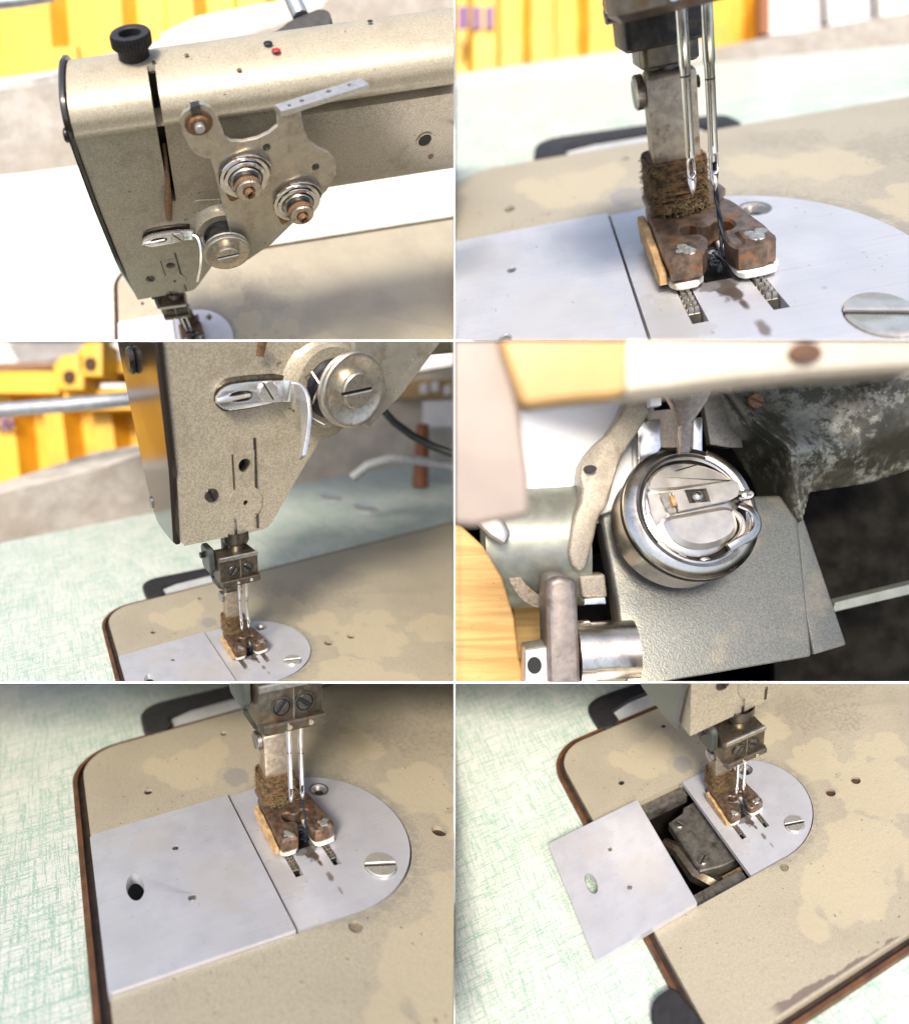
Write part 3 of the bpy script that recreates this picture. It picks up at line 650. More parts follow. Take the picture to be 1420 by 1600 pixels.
# roller boss
part(None, 'roller_boss', G().lathe([(24, -29), (21, -31.3), (18.5, -33.5), (17.6, -36.5), (17, -39), (0, -39)], (57.5, 0, 130), (0, 1, 0), 36), 'paint', 'head')
# arm: cover profile extruded along x
cov = smooth([(-27, 213.8), (-33.2, 213.2), (-33.8, 216), (-32.6, 218.4), (-31.5, 224), (-26, 231), (-12, 237.0), (4, 239.5), (17, 236.5), (27, 227), (31, 212), (30, 200), (0, 200)], 2)
g = G().prism(cov, 'x', -12.5, 30.2); part('cover_top', 'arm_cover', g, 'paint_top')
part(None, 'arm_cover', G().prism(cov, 'x', 34.4, 330), 'paint_top', None)
cut = [q for q in cov if not (q[0] < -9 and q[1] > 205)]
covs = smooth([(-8, 200), (-9, 214), (-10, 237.4), (4, 239.3), (17, 236.2), (26.6, 226.6), (30.6, 212), (29.6, 200)], 1)
part(None, 'cover_bridge', G().prism(covs, 'x', 30.1, 34.5), 'paint_top', 'cover_top')
part(None, 'slot_shade', G().box(30.0, 34.6, -11, -10.2, 200, 235.6), 'slot', 'cover_top')  # shade of the slot through the cover, as a black sheet
armp = smooth([(-28.8, 214), (-29.8, 180), (-29.2, 156), (-25, 143), (-12, 138.5), (14, 138), (26, 144), (29, 160), (30, 190), (29, 214)], 1)
part('arm', 'arm', G().prism(armp, 'x', 103.8, 330), 'paint')
part(None, 'back_casting', G().prism(smooth([(18, 214), (20, 150), (20, 90), (12, 71), (20, 78), (38, 128), (44, 165), (36, 200), (29, 214)], 1), 'x', -12.4, 44), 'paint', 'head')
part(None, 'hole_rim', G().lathe([(4.2, 0), (5.3, 0), (5.4, 1.2), (4.2, 1.2)], (190, -30.4, 175.5), (0, 1, 0), 24), 'shank', 'arm')
part(None, 'hole_shade', G().cyl((190, -30.2, 175.5), (0, 1, 0), 4.4, 1.0, 22), 'slot', 'arm')  # black disc on the arm face in place of a shaded hole
part(None, 'pit', G().cyl((197.5, -29.9, 161), (0, 1, 0), 1.7, .6, 12), 'rust', 'arm')
for (x, y, z, rr, mm_) in ((34, -6, 239.0, 1.2, 'slot'), (33, -14, 237.0, 1.3, 'slot'), (52, -4, 239.4, 1.3, 'rust'), (97, -4, 239.6, 2.6, 'slot'), (100, -11, 238.2, 2.6, 'redpaint'), (158, 4, 240.4, 1.6, 'slot'), (78, -20, 234.6, 1.4, 'rust')):
    if mm_ == 'redpaint' and mm_ not in M: M['redpaint'] = plain('red_oil_dot', (.45, .02, .02), .4)
    part(None, 'oil_hole', G().sphere((x, y, z), rr, (1, 1, .35), 12), mm_, 'cover_top')
part('plateL', 'face_plate', G().prism(smooth([(-32.2, 66.2), (-32.4, 212), (-32, 222), (-25, 232.5), (-8, 239), (6, 241.4), (20, 238.2), (31, 228), (40, 206), (49, 165), (41, 129), (24, 84), (14, 69.5), (4, 66.0)], 1), 'x', -16.6, -13.2, ch=.6, cl=1.2), 'faceplate')
part(None, 'side_screw', G().screw((-16.4, 17, 77), (-1, 0, 0), 3.2, 1.0, ang=.9, slot=.1), 'steel', 'plateL')
part(None, 'side_knob', G().cyl((-16.4, 12, 147), (-1, 0, 0), 6.0, 3.2, 22, 1.0), 'black', 'plateL')
part(None, 'side_knob', G().cyl((-16.4, -24, 212), (-1, 0, 0), 4.5, 3.0, 20, .8), 'black', 'plateL')
# knurled knob on the cover
part('knob', 'knurled_knob', G().lathe([(6.5, 24), (6.2, 25), (0, 20)], (24, 2, 0), (0, 0, 1), 30), 'rubber')
PARTS.pop()
g = G().lathe([(0, 238), (8.4, 238), (8.4, 245), (10.3, 245.0), (11.0, 245.8), (11.0, 251.4), (10.2, 252.6), (6.6, 252.6), (6.0, 252), (5.8, 248), (0, 248)], (24, 4, 0), (0, 0, 1), 72, ribs=((4, 5), -.9))
part('knob', 'knurled_knob', g, 'rubber')
# take-up lever
part('lever', 'take_up_lever', G().tube([(32, -22, 196), (31.5, -27, 188), (30, -33, 174), (28, -36, 162), (26.6, -35.5, 152), (25.8, -34, 145.5)], [(1.2, 1.2), (1.3, 1.3), (1.2, 1.5), (1.5, 2.4), (1.3, 2.2), (1.0, 1.8)], 12, flat=(0, 1, 0)), 'rust')
# chrome thread guide
go = smooth([(4.6, 130.2), (8.4, 134.6), (14, 136.0), (35.5, 135.6), (35.5, 126.6), (12, 125.2), (8, 126.4)], 1)
gi = smooth([(10, 130.4), (13, 133.0), (21.5, 132.6), (21.5, 128.6), (13, 128.4)], 1)
part('guide', 'thread_guide', G().holed(go, [(gi, None)], 'y', -35.6, -32.9).bevel(.5, 60), 'guidechrome')
part(None, 'guide_recess', G().prism(smooth([(5, 131), (9, 137.4), (16, 138.6), (38, 138.0), (41, 133), (38, 126), (12, 124.2), (7, 126.4)], 1), 'y', -31.6, -30.9), 'clamp', 'guide')
part(None, 'guide_pin', G().tube([(5.0, -36.0, 129.6), (9, -36.2, 130.0), (20, -35.8, 130.7)], [(.6, .8), (1.0, 1.0), (.7, .9)], 8), 'guidechrome', 'guide')
part(None, 'screw', G().screw((28.2, -35.0, 131.4), (0, -1, 0), 4.3, 2.2, ang=-1.0, slot=.085), 'screwhead', 'guide')
def ribbon(pts, wd, hw, th):
    g = G(); n = len(pts); vs = []
    for i in range(n):
        p = Vector(pts[i]); t = (Vector(pts[min(i + 1, n - 1)]) - Vector(pts[max(i - 1, 0)])).normalized(); wv = Vector(wd[i]); wv = (wv - t * wv.dot(t)).normalized(); nn = t.cross(wv)
        for a, b in ((-1, -1), (1, -1), (1, 1), (-1, 1)): vs.append(p + wv * a * hw[i] + nn * b * th)
    fs = [(i * 4 + j, i * 4 + (j + 1) % 4, (i + 1) * 4 + (j + 1) % 4, (i + 1) * 4 + j) for i in range(n - 1) for j in range(4)] + [(0, 1, 2, 3), tuple((n - 1) * 4 + j for j in range(4))]
    return g.add(vs, fs)
rp = smooth([(31, -34.2, 131), (37, -34.6, 130.8), (41, -37.5, 130), (41.8, -43, 127), (40.6, -48, 120), (38, -51.5, 112), (35, -54.5, 105)], 2, False)
rw = [(0, 0, 1) if p[1] > -36 else (0, -.8, .6) for p in rp]; nrp = len(rp)
part(None, 'guide_arm', ribbon(rp, rw, [4.4 if p[1] > -36 else 6.8 - 4.2 * i / nrp for i, p in enumerate(rp)], .8).bevel(.4), 'guidechrome', 'guide')
# take-up spring roller
part('roller', 'thread_roller', G().lathe([(0, 0), (14.3, 0), (14.9, .5), (14.9, 2.4), (14.3, 3.0), (12.9, 3.0), (12.4, 2.7), (0, 2.7)], (57.5, -55.4, 130), (0, -1, 0), 48), 'steel_disc')
part(None, 'disc', G().lathe([(0, 0), (14.5, 0), (14.7, .6), (14.0, 1.4), (0, 1.4)], (57.5, -52.6, 130), (0, -1, 0), 48), 'steel_disc', 'roller')
part(None, 'hub', G().lathe([(0, 0), (12.5, 0), (12.5, 2), (11, 3), (11, 9), (12.5, 10), (12.5, 14.6), (0, 14.6)], (57.5, -38.6, 130), (0, -1, 0), 36), 'black', 'roller')
part(None, 'roller_screw', G().screw((57.5, -57.8, 130), (0, -1, 0), 7.0, 3.0, ang=.08, slot=.085, c=.5), 'steel_disc', 'roller')
part(None, 'spring', G().tube([(44, -40, 136), (43.4, -47, 138), (44.6, -52, 133), (43.2, -48, 126), (44.2, -41, 124), (45.5, -44, 119), (50, -47, 116)], .55, 6), 'steel', 'roller')
# tension bracket ----------------------------------------------------------------------------------
def b1(u, v): return (260 + u / 4.4375, 110 + v / 4.4375)
tb = [(48.6, 228.0), (44.5, 225.5), (42.0, 221.0), (42.4, 212), (44.6, 203), (47.5, 197.4), (52.4, 193.4), (55.6, 192.4), (57.0, 181), (59.6, 155), (62.2, 128.5), (64.5, 116), (68, 103), (71.9, 100.3), (89.3, 112.7), (126.5, 153.9), (131.6, 165.6), (130.5, 177.7),
      (126, 184), (119, 189), (113.5, 195), (110.4, 203), (108.6, 211), (107.5, 218.8), (94.3, 219.6), (94.9, 208.3), (90, 204.6), (83.5, 202.0), (75, 201.3), (68.5, 202.8), (65.4, 205.6), (63.8, 213), (62.0, 220), (59, 226), (55.4, 229.0), (53.4, 229.4), (53.4, 225.4), (48.8, 224.8)]
g = G().prism(tb, 'y', -37.6, -40.2, ch=.45)
part('bracket', 'tension_bracket', g, 'plate_tension')
def tabmap(a, h): return (a[0], a[1], h)
tab = [(93.4, -42.6), (95.2, -51.5), (147, -47.5), (143.5, -37.5), (120, -38.0)]
g = G().holed([(93.6, -38.6), (95.6, -47.2), (104, -47.4), (146.4, -45.6), (144.4, -36.4), (118, -37.2), (106, -37.8)], [(ring((101, -43.4), 1.2, 10), None), (ring((108.5, -42.4), 1.5, 10), None), (ring((124.5, -40.6), 1.7, 10), None), (ring((136.5, -40.2), 1.2, 10), None)], 'z', 221.2, 218.0)
g.v = [(95 + (x - 95) * .94, y, z + (x - 95) * .15) for x, y, z in g.v]
part(None, 'bent_tab', g, 'alu', 'bracket')
for x, z in ((88.5, 194.8), (118.3, 174.6)): part(None, 'rivet', G().lathe([(0, 0), (2.3, 0), (2.3, .5), (1.6, .7), (1.2, .3), (0, .3)], (x, -40.1, z), (0, -1, 0), 16), 'darksteel', 'bracket')
part(None, 'post_washer', G().lathe([(0, 0), (7.6, 0), (7.6, .8), (5.6, 1.2), (5.6, 3.2), (5.0, 3.8), (0, 3.8)], (51.8, -40.1, 217.6), (0, -1, 0), 6 * 5), 'rust', 'bracket')
part(None, 'post_pin', G().cyl((51.8, -43.5, 217.6), (0, -1, 0), 2.7, 4.2, 18, .5), 'alu', 'bracket')
part(None, 'post_block', G().box(48.6, 53.6, -41.6, -36, 222.5, 229), 'darksteel', 'bracket')
def tension(x, z):
    o = (x, -40.0, z); d = (0, -1, 0)
    pid = 'tens%d' % int(x)
    dia = smooth([(x - 15, z + 3), (x - 8, z + 14), (x + 4, z + 17), (x + 13, z + 11), (x + 16, z + 3), (x + 10, z - 10), (x, z - 14), (x - 8, z - 19.5), (x - 11, z - 17)], 1)
    part(pid, 'tension_assembly', G().prism(dia, 'y', -40.0, -41.6, ch=.4), 'rust')
    part(None, 'tension_disc', G().lathe([(8, 2.2), (14.0, 1.8), (15.2, 2.6), (15.4, 3.4), (14.9, 4.1), (13.0, 4.4), (11.6, 3.7), (8, 3.7)], o, d, 48), 'chrome', pid)
    part(None, 'tension_disc', G().lathe([(6, 4.0), (11.0, 4.2), (12.6, 5.0), (12.4, 5.8), (10.6, 6.2), (9.6, 5.6), (5.4, 6.2)], o, d, 44), 'chrome', pid)
    part(None, 'tension_disc', G().lathe([(5, 6.0), (8.6, 6.2), (9.6, 6.9), (9.0, 7.8), (5.0, 8.0)], o, d, 40), 'steel', pid)
    pts = []
    for i in range(64):
        a = i * .42; h = 7.6 + 5.2 * i / 63; rr = 7.6 - 1.4 * i / 63
        pts.append((x + rr * math.cos(a), -40 - h, z + rr * math.sin(a)))
    part(None, 'coil_spring', G().tube(pts, .62, 6), 'darksteel', pid)
    part(None, 'core', G().cyl((x, -41, z), d, 5.0, 11, 20), 'gap', pid)
    part(None, 'thumb_nut', G().lathe([(5, 11.4), (7.0, 11.4), (7.6, 12.2), (7.6, 17.0), (7.0, 17.8), (3.6, 17.8), (3.4, 17.0), (3.4, 14)], o, d, 60, ribs=((2, 3), -.45)), 'steel_disc', pid)
    part(None, 'knurl', G().lathe([(7.65, 11.9), (7.9, 12.4), (7.9, 15.6), (7.65, 16.0)], o, d, 60, ribs=((1, 2), -.5)), 'rust', pid)
    for sg in (-1, 1):
        pl = [(2.9 * math.cos(t_), 2.9 * math.sin(t_)) for t_ in [.22 + (math.pi - .44) * i / 10 for i in range(11)]]
        c, s_ = math.cos(.9), math.sin(.9)
        part(None, 'split_stud', G().prism(pl, None, 12, 22.5, ch=.7, mp=lambda a, h, sg=sg: (x + a[0] * c - a[1] * sg * s_, -40 - h, z + a[0] * s_ + a[1] * sg * c)), 'rust', pid)
    part(None, 'check_spring', G().tube(smooth([(x - 4, -42, z + 15.6), (x + 4, -43, z + 16.8), (x + 12, -43.4, z + 13), (x + 16, -43, z + 6), (x + 15.4, -42, z + 1)], 1, False), [(1.6, .7)] * 10, 8, flat=(0, 1, 0)), 'steel', pid)
tension(74.4, 177.0); tension(106.2, 150.4)

BC = Vector((54, -212, 314))                       # the bracket stands off the arm: bring it and the tension posts 10 mm forward
grp = {'bracket', 'tens74', 'tens106'}
for e in PARTS:
    if e['id'] in grp or e['parent'] in grp: e['g'].v = [tuple(BC + (Vector(v) - BC) * .942) for v in e['g'].v]
for (x, z) in ((50.5, 221.5), (100, 205), (118, 176)): part(None, 'standoff', G().cyl((x, -49, z), (0, 1, 0), 4, 24, 18), 'steel', 'bracket')
# cutout edge, hinges
def bedring(d): return [(330 + d, -112 - d)] + [(330 + d, 54 + d)] + arc((-33, 38), 16 + d, 90, 180, 10) + arc((-35, -98), 14 + d, 180, 270, 10)
def ringprism(o, i, lo, hi):
    g = G(); n = len(o)
    vs = [(a[0], a[1], hi) for a in o] + [(a[0], a[1], hi) for a in i] + [(a[0], a[1], lo) for a in o] + [(a[0], a[1], lo) for a in i]
    fs = []
    for k in range(n):
        j = (k + 1) % n
        fs += [(k, j, n + j, n + k), (2 * n + k, 3 * n + k, 3 * n + j, 2 * n + j), (k, 2 * n + k, 2 * n + j, j), (n + k, n + j, 3 * n + j, 3 * n + k)]
    return g.add(vs, fs)

CUT = bedring(4.6)
MACHINE_PARTS = PARTS; PARTS = []

def slide_out(v):                                 # the slide plate pulled to the left in one picture
    a = math.radians(-2.0)
    x, y = v[0], v[1]
    return Vector((-25.3 + x * math.cos(a) - y * math.sin(a), -.6 + x * math.sin(a) * -.6 + y * math.cos(a), v[2] + 2.6))

def emit_machine(p, label, skip=()):
    root = empty('sewing_machine', machine2world(p, (0, 0, 0)))
    tag(root, label, 'sewing machine', 'views of the sewing machine')
    made = {}
    for e in MACHINE_PARTS:
        if e.get('skip') or e['name'] in skip: continue
        par = made.get(e['parent']) or root
        f = (lambda v, p=p: machine2world(p, slide_out(v))) if (p == 6 and (e['id'] == 'slide' or e['parent'] == 'slide')) else (lambda v, p=p: machine2world(p, v))
        if p == 2 and ('clamp' in (e['id'], e['parent']) or 'nbar' in (e['id'], e['parent'])): f = lambda v: machine2world(2, Vector((v[0], v[1], v[2] - 2.6)))
        o = finish(e['g'], e['name'], M[e['mat']], f, p, par)
        if o is None: continue
        if e.get('kind'): o['kind'] = e['kind']
        if e['id']: made[e['id']] = o
    return root
PLACE = {1: 'upper left', 2: 'upper right', 3: 'middle left', 4: 'middle right', 5: 'lower left', 6: 'lower right'}
def emit_table(p, back, xr=520):
    rect = [(-420, -260), (xr, -260), (xr, back), (-420, back)]
    g = G().holed(rect, [(CUT, None)], 'z', -4.6, -26)
    o = finish(g, 'worktop', M['table'], lambda v: machine2world(p, v), p)
    tag(o, 'white worktop with green crosshatch print in the %s picture' % PLACE[p], 'table', 'worktops under the machine')
    def ch(g, n, m): return finish(g, n, M[m], lambda v: machine2world(p, v), p, o)
    ch(ringprism(bedring(4.5), bedring(2.7), -14, -1.8), 'cutout_edge', 'brownedge')
    ch(ringprism(bedring(2.65), bedring(.05), -14, -3.4), 'gap_floor', 'gapbrown')
    # hinge cushions
    hg = smooth([(-20.4, 55.6), (-20.4, 73), (-19, 78), (-14, 82), (-6, 83), (20, 80.6), (50, 79.6), (57, 77), (59.6, 72), (59, 58.6), (47, 58.6), (46, 69.6), (-7.6, 70), (-7.6, 55.6)], 1)
    h = finish(G().prism(hg, 'z', -6.5, -.8, ch=.8), 'hinge_cushion', M['rubber'], lambda v: machine2world(p, v), p)
    tag(h, 'black rubber hinge cushion at the back of the bed in the %s picture' % PLACE[p], 'hinge', 'black hinge cushions')
    if h:
        finish(G().box(-7.4, 45.8, 58.8, 69.4, -5.6, -2.6), 'hinge_plate', M['greycard'], lambda v: machine2world(p, v), p, h)
    if p == 6:
        hg2 = smooth([(-52.6, -83.5), (-58.6, -83.2), (-63.8, -85), (-66.8, -91), (-67, -118), (-50, -118), (-49.4, -98), (-50.6, -92)], 1)
        h2 = finish(G().prism(hg2, 'z', -6, .6, ch=.8), 'hinge_cushion', M['rubber'], lambda v: machine2world(p, v), p)
        tag(h2, 'rounded black rubber cushion at the front left bed corner in the lower right picture', 'hinge', 'black hinge cushions')
    return o
emit_machine(1, 'beige sewing machine arm with tension discs and black knob in the upper left picture')
emit_machine(2, 'close view of rusty presser foot and two needles in the upper right picture')
emit_machine(3, 'sewing machine head with chrome thread guide and big slotted roller in the middle left picture', ('tension_assembly', 'tension_disc', 'coil_spring', 'core', 'thumb_nut', 'knurl', 'split_stud', 'check_spring', 'bent_tab'))
emit_machine(5, 'sewing machine bed with closed steel slide plate and presser foot in the lower left picture')
emit_machine(6, 'sewing machine bed with slide plate pulled open in the lower right picture')
emit_table(1, 187); emit_table(2, 270); emit_table(3, 202); emit_table(5, 280); emit_table(6, 280)

# ------------------------------------------------------------------ backgrounds behind the worktops (camera axes, real depth)
def cmco(v): return Vector((v[0] * 420, -v[1] * 420, -v[2] * 420))
def slab(p, pts, d, th, name, mat, parent=None, ch=0.0, bev=0.0, holes=None):
    # outline in half pixels of picture p; d = depth or list of depths; th = thickness away from the viewer
    ds = d if isinstance(d, (list, tuple)) else [d] * len(pts)
    f = [at(p, a[0], a[1], dd) for a, dd in zip(pts, ds)]
    n = len(f); b = [q + Vector((0, 0, th)) for q in f]
    g = G().add(f + b, [tuple(range(n)), tuple(range(n, 2 * n))] + [(i, (i + 1) % n, n + (i + 1) % n, n + i) for i in range(n)])
    if bev: g.bevel(bev, 30, 3)
    return finish(g, name, M[mat], cam2world, p, parent, mco=cmco)
def rod(p, pts, r, name, mat, parent=None, seg=16):
    return finish(G().tube([at(p, a, b, d) for a, b, d in pts], r, seg), name, M[mat], cam2world, p, parent, mco=cmco)
def corrugated(p, tl, tr, br, bl, d, nrib, amp, name, mat, parent=None, duty=.5):
    # profiled steel wall: trapezoid ribs between the left and right edges
    A, B, C_, D_ = (at(p, q[0], q[1], d) for q in (tl, tr, br, bl))
    g = G(); vs = []; fs = []
    cols = []
    for i in range(nrib):
        for f_, z in ((0, 0), (duty - .12, 0), (duty, amp), (.88, amp)): cols.append(((i + f_) / nrib, z))
    cols.append((1, 0))
    for t_, z in cols:
        a = A.lerp(B, t_) + Vector((0, 0, z)); b = D_.lerp(C_, t_) + Vector((0, 0, z)); vs += [a, b]
    for i in range(len(cols) - 1): fs.append((2 * i, 2 * i + 2, 2 * i + 3, 2 * i + 1))
    n = len(vs); vs += [v + Vector((0, 0, .05)) for v in vs]
    for i in range(len(cols) - 1): fs.append((n + 2 * i, n + 2 * i + 1, n + 2 * i + 3, n + 2 * i + 2))
    m_ = len(cols) - 1
    fs += [(0, 1, n + 1, n), (2 * m_, n + 2 * m_, n + 2 * m_ + 1, 2 * m_ + 1)]
    for i in range(m_): fs += [(2 * i, n + 2 * i, n + 2 * i + 2, 2 * i + 2), (2 * i + 1, 2 * i + 3, n + 2 * i + 3, n + 2 * i + 1)]
    g.add(vs, fs)
    return finish(g, name, M[mat], cam2world, p, parent, mco=cmco, sm=20, cap=False)
def thing(p, name, label, cat, group=None, d=2.0):
    o = empty(name, cam2world(at(p, 700, 530, d))); tag(o, label, cat, group); return o

# picture 1
t1 = thing(1, 'shipping_container', 'yellow corrugated shipping container behind the machine arm in the upper left picture', 'container', 'yellow containers', 2.3)
corrugated(1, (-160, -60), (960, -60), (980, 120), (-140, 300), 2.35, 5, .06, 'corrugated_panel', 'yellow', t1)
slab(1, [(-140, 300), (-160, 180), (240, 140), (250, 260)], 2.34, .02, 'sill', 'yellow', t1)
o = slab(1, [(505, 105), (620, 50), (830, 10), (1000, -20), (1100, -60), (1100, 160), (500, 190)], 2.2, .1, 'white_board', 'whitewall'); tag(o, 'pale board leaning before the yellow container in the upper left picture', 'board')
wl = slab(1, [(-140, 300), (0, 282), (200, 252), (500, 176), (850, 84), (900, 62), (1480, -20), (1480, 520), (-140, 620)], [1.75] * 9, .25, 'concrete_wall', 'concrete'); tag(wl, 'grey concrete wall behind the worktop in the upper left picture', 'wall', 'concrete walls')
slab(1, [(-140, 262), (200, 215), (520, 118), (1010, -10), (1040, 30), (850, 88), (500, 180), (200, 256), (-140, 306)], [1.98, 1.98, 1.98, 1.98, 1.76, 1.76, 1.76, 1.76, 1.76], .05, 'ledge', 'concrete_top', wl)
slab(1, [(1000, 30), (1060, -60), (1480, -60), (1480, 130), (1030, 120)], 1.7, .1, 'pillar', 'concrete', wl)
rod(1, [(-140, 22, 1.6), (60, 2, 1.6), (160, -14, 1.6)], .012, 'rail', 'pole', wl)
lp = thing(1, 'lamp_clamp', 'grey metal pole in a black clamp behind the machine arm', 'lamp', d=1.3)
rod(1, [(890, -60, 1.28), (935, 40, 1.28), (940, 52, 1.28)], .016, 'pole', 'pole', lp)
slab(1, smooth([(830, 112), (880, 84), (905, 62), (960, 40), (1000, 22), (1034, 36), (1036, 76), (1020, 130)], 2), 1.27, .06, 'clamp_base', 'rubber', lp, bev=.004)
# picture 2
t2 = thing(2, 'shipping_container', 'blurred yellow container with purple marks at the top of the upper right picture', 'container', 'yellow containers', 6.2)
corrugated(2, (-300, -80), (960, -120), (965, 150), (-300, 330), 6.2, 7, .26, 'corrugated_panel', 'yellow', t2)
M['purple'] = plain('faded_purple_print', (.20, .10, .22), .6, 0, .2, .02)
for k, (x0, x1) in enumerate(((10, 45), (58, 84), (96, 122))):
    slab(2, [(x0, 20), (x1, 16), (x1, 84), (x0, 92)], 6.17, .01, 'printed_mark', 'purple', t2)
slab(2, [(955, -120), (985, -120), (985, 100), (955, 110)], 6.0, .1, 'edge_post', 'wood_post', t2)
o = slab(2, [(975, -120), (1480, -140), (1480, 40), (975, 110)], 6.4, .2, 'pale_wall', 'whitewall'); tag(o, 'pale pinkish wall at the top right of the upper right picture', 'wall')
for x in (1150, 1310): slab(2, [(x, -100), (x + 18, -100), (x + 24, 70), (x + 6, 70)], 6.3, .05, 'dark_joint', 'greywall', o)
wl = slab(2, [(-300, 330), (380, 195), (560, 176), (800, 150), (1000, 110), (1480, 24), (1480, 160), (-300, 420)], 5.2, .3, 'concrete_wall', 'concrete'); tag(wl, 'blurred concrete wall behind the worktop in the upper right picture', 'wall', 'concrete walls')
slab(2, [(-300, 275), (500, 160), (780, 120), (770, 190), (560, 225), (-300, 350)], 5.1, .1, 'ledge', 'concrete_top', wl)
# picture 3
t3 = thing(3, 'shipping_container', 'blurred yellow container with corner castings in the middle left picture', 'container', 'yellow containers', 2.6)
corrugated(3, (-2300, 130), (430, 150), (470, 420), (-2300, 640), 2.6, 18, .09, 'corrugated_panel', 'yellow', t3)
slab(3, [(-180, 95), (180, 90), (185, 160), (-180, 160)], 2.5, .12, 'top_rail', 'yellow', t3)
slab(3, [(180, 60), (420, 56), (424, 96), (186, 100)], 2.52, .2, 'end_rail', 'yellow', t3)
for (x0, y0, x1, y1) in ((166, 70, 262, 150), (240, 30, 320, 108)):
    c = slab(3, [(x0, y0), (x0 + 30, y0 - 30), (x1, y0 - 34), (x1, y1), (x0 + 4, y1)], 2.42, .12, 'corner_casting', 'yellow', t3, bev=.006)
    slab(3, smooth([((x0 + x1) / 2 - 18, (y0 + y1) / 2 - 20), ((x0 + x1) / 2 + 20, (y0 + y1) / 2 - 22), ((x0 + x1) / 2 + 18, (y0 + y1) / 2 + 22), ((x0 + x1) / 2 - 16, (y0 + y1) / 2 + 22)], 2), 2.415, .02, 'casting_hole', 'yellow_dark', t3)
slab(3, [(200, 150), (430, 140), (440, 210), (200, 215)], 2.5, .1, 'door_bar', 'yellow', t3)
for k, x in enumerate((-6, 22)):
    c = at(3, x + 6, 256, 2.575)
    g = G(); sc_ = .5 / FPX * 2.575
    g.tube([c + Vector((math.cos(a) * 11 * sc_, math.sin(a) * 20 * sc_, 0)) for a in [i * math.pi / 8 for i in range(17)]], 5 * sc_, 6)
    finish(g, 'painted_digit', M['purple'], cam2world, 3, t3, mco=cmco)
slab(3, [(-180, 70), (170, 62), (200, 80), (-180, 100)], 2.7, .3, 'roof', 'rust', t3)
o = slab(3, [(-180, -60), (1480, -60), (1480, 300), (-180, 120)], 5.2, .1, 'pale_building', 'whitewall'); tag(o, 'pale hazy building far behind the yellow container in the middle left picture', 'building')
slab(3, [(20, 8), (120, -20), (330, -20), (330, 40), (60, 70)], 5.0, .1, 'dark_roof', 'greywall', o)
rl = rod(3, [(-180, 226, 1.9), (200, 198, 1.9), (520, 168, 1.9)], .021, 'guard_rail', 'pole'); tag(rl, 'grey tubular rail before the yellow container in the middle left picture', 'rail')
wl = slab(3, [(-180, 520), (0, 475), (300, 400), (460, 345), (900, 210), (1300, 90), (1480, 60), (1480, 560), (-180, 760)], [1.8, 1.85, 1.95, 2.05, 2.35, 2.6, 2.7, 2.7, 1.8], .3, 'concrete_wall', 'concrete'); tag(wl, 'concrete wall running behind the worktop in the middle left picture', 'wall', 'concrete walls')
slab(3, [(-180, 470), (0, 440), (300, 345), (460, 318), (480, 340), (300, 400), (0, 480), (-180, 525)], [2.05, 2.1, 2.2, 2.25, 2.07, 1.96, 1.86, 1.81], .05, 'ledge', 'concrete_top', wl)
sh = slab(3, [(900, 250), (1320, 100), (1480, 60), (1480, 420), (900, 470)], [2.3, 2.5, 2.55, 2.5, 2.3], .05, 'shed_wall', 'beigewall'); tag(sh, 'beige shed wall right of the roller in the middle left picture', 'wall')
slab(3, [(1290, 118), (1480, 112), (1480, 176), (1190, 176)], 2.42, .03, 'shelf', 'tan', sh)
for (x, yy_) in ((1310, 134), (1345, 128), (1385, 138)): slab(3, [(x, yy_), (x + 24, yy_ - 6), (x + 26, yy_ + 26), (x, yy_ + 26)], 2.4, .02, 'white_box', 'whitewall', sh)
for (x0, x1, y0, y1, mt) in ((1320, 1480, 186, 262, 'whitewall'), (1120, 1170, 300, 410, 'concrete'), (1010, 1024, 300, 440, 'concrete')): slab(3, [(x0, y0), (x1, y0 - 6), (x1, y1), (x0, y1 + 4)], 2.41, .02, 'cabinet', mt, sh)
pa, pb = at(3, 1313, 452, 2.12), at(3, 1321, 256, 2.10)
po = finish(G().lathe([(0, 0), (.0255, 0), (.0225, (pb - pa).length * .6), (.0195, (pb - pa).length * .97), (.017, (pb - pa).length), (0, (pb - pa).length)], pa, pb - pa, 20), 'wooden_post', M['wood_post'], cam2world, 3, mco=cmco); tag(po, 'brown wooden post standing on the far worktop in the middle left picture', 'post')
for (c, rr) in (((239, 122), 11), ((232, 158), 10), ((382, 143), 10)):
    o = finish(G().lathe([(0, .2), (rr - 2, .3), (rr, 1.0), (rr, -.4)], (c[0], c[1], -4.5), (0, 0, 1), 28), 'table_grommet', M['alu'], lambda v: machine2world(3, v), 3)
    tag(o, {239: 'nearest round metal grommet set in the far worktop', 232: 'faint round grommet left of the nearest worktop grommet', 382: 'round grommet right of the brown wooden post'}[c[0]], 'grommet', 'worktop grommets')
cb = rod(3, [(1180, 195, 1.45), (1230, 250, 1.45), (1290, 295, 1.45), (1360, 330, 1.45), (1480, 372, 1.45)], .0085, 'cable', 'cable_black'); tag(cb, 'thick black cable hanging right of the roller', 'cable')
cb = rod(3, [(1100, 425, 1.62), (1150, 385, 1.62), (1220, 364, 1.62), (1310, 372, 1.62), (1480, 398, 1.62)], .0115, 'cable', 'cable_grey'); tag(cb, 'pale grey cable looping above the far worktop', 'cable')

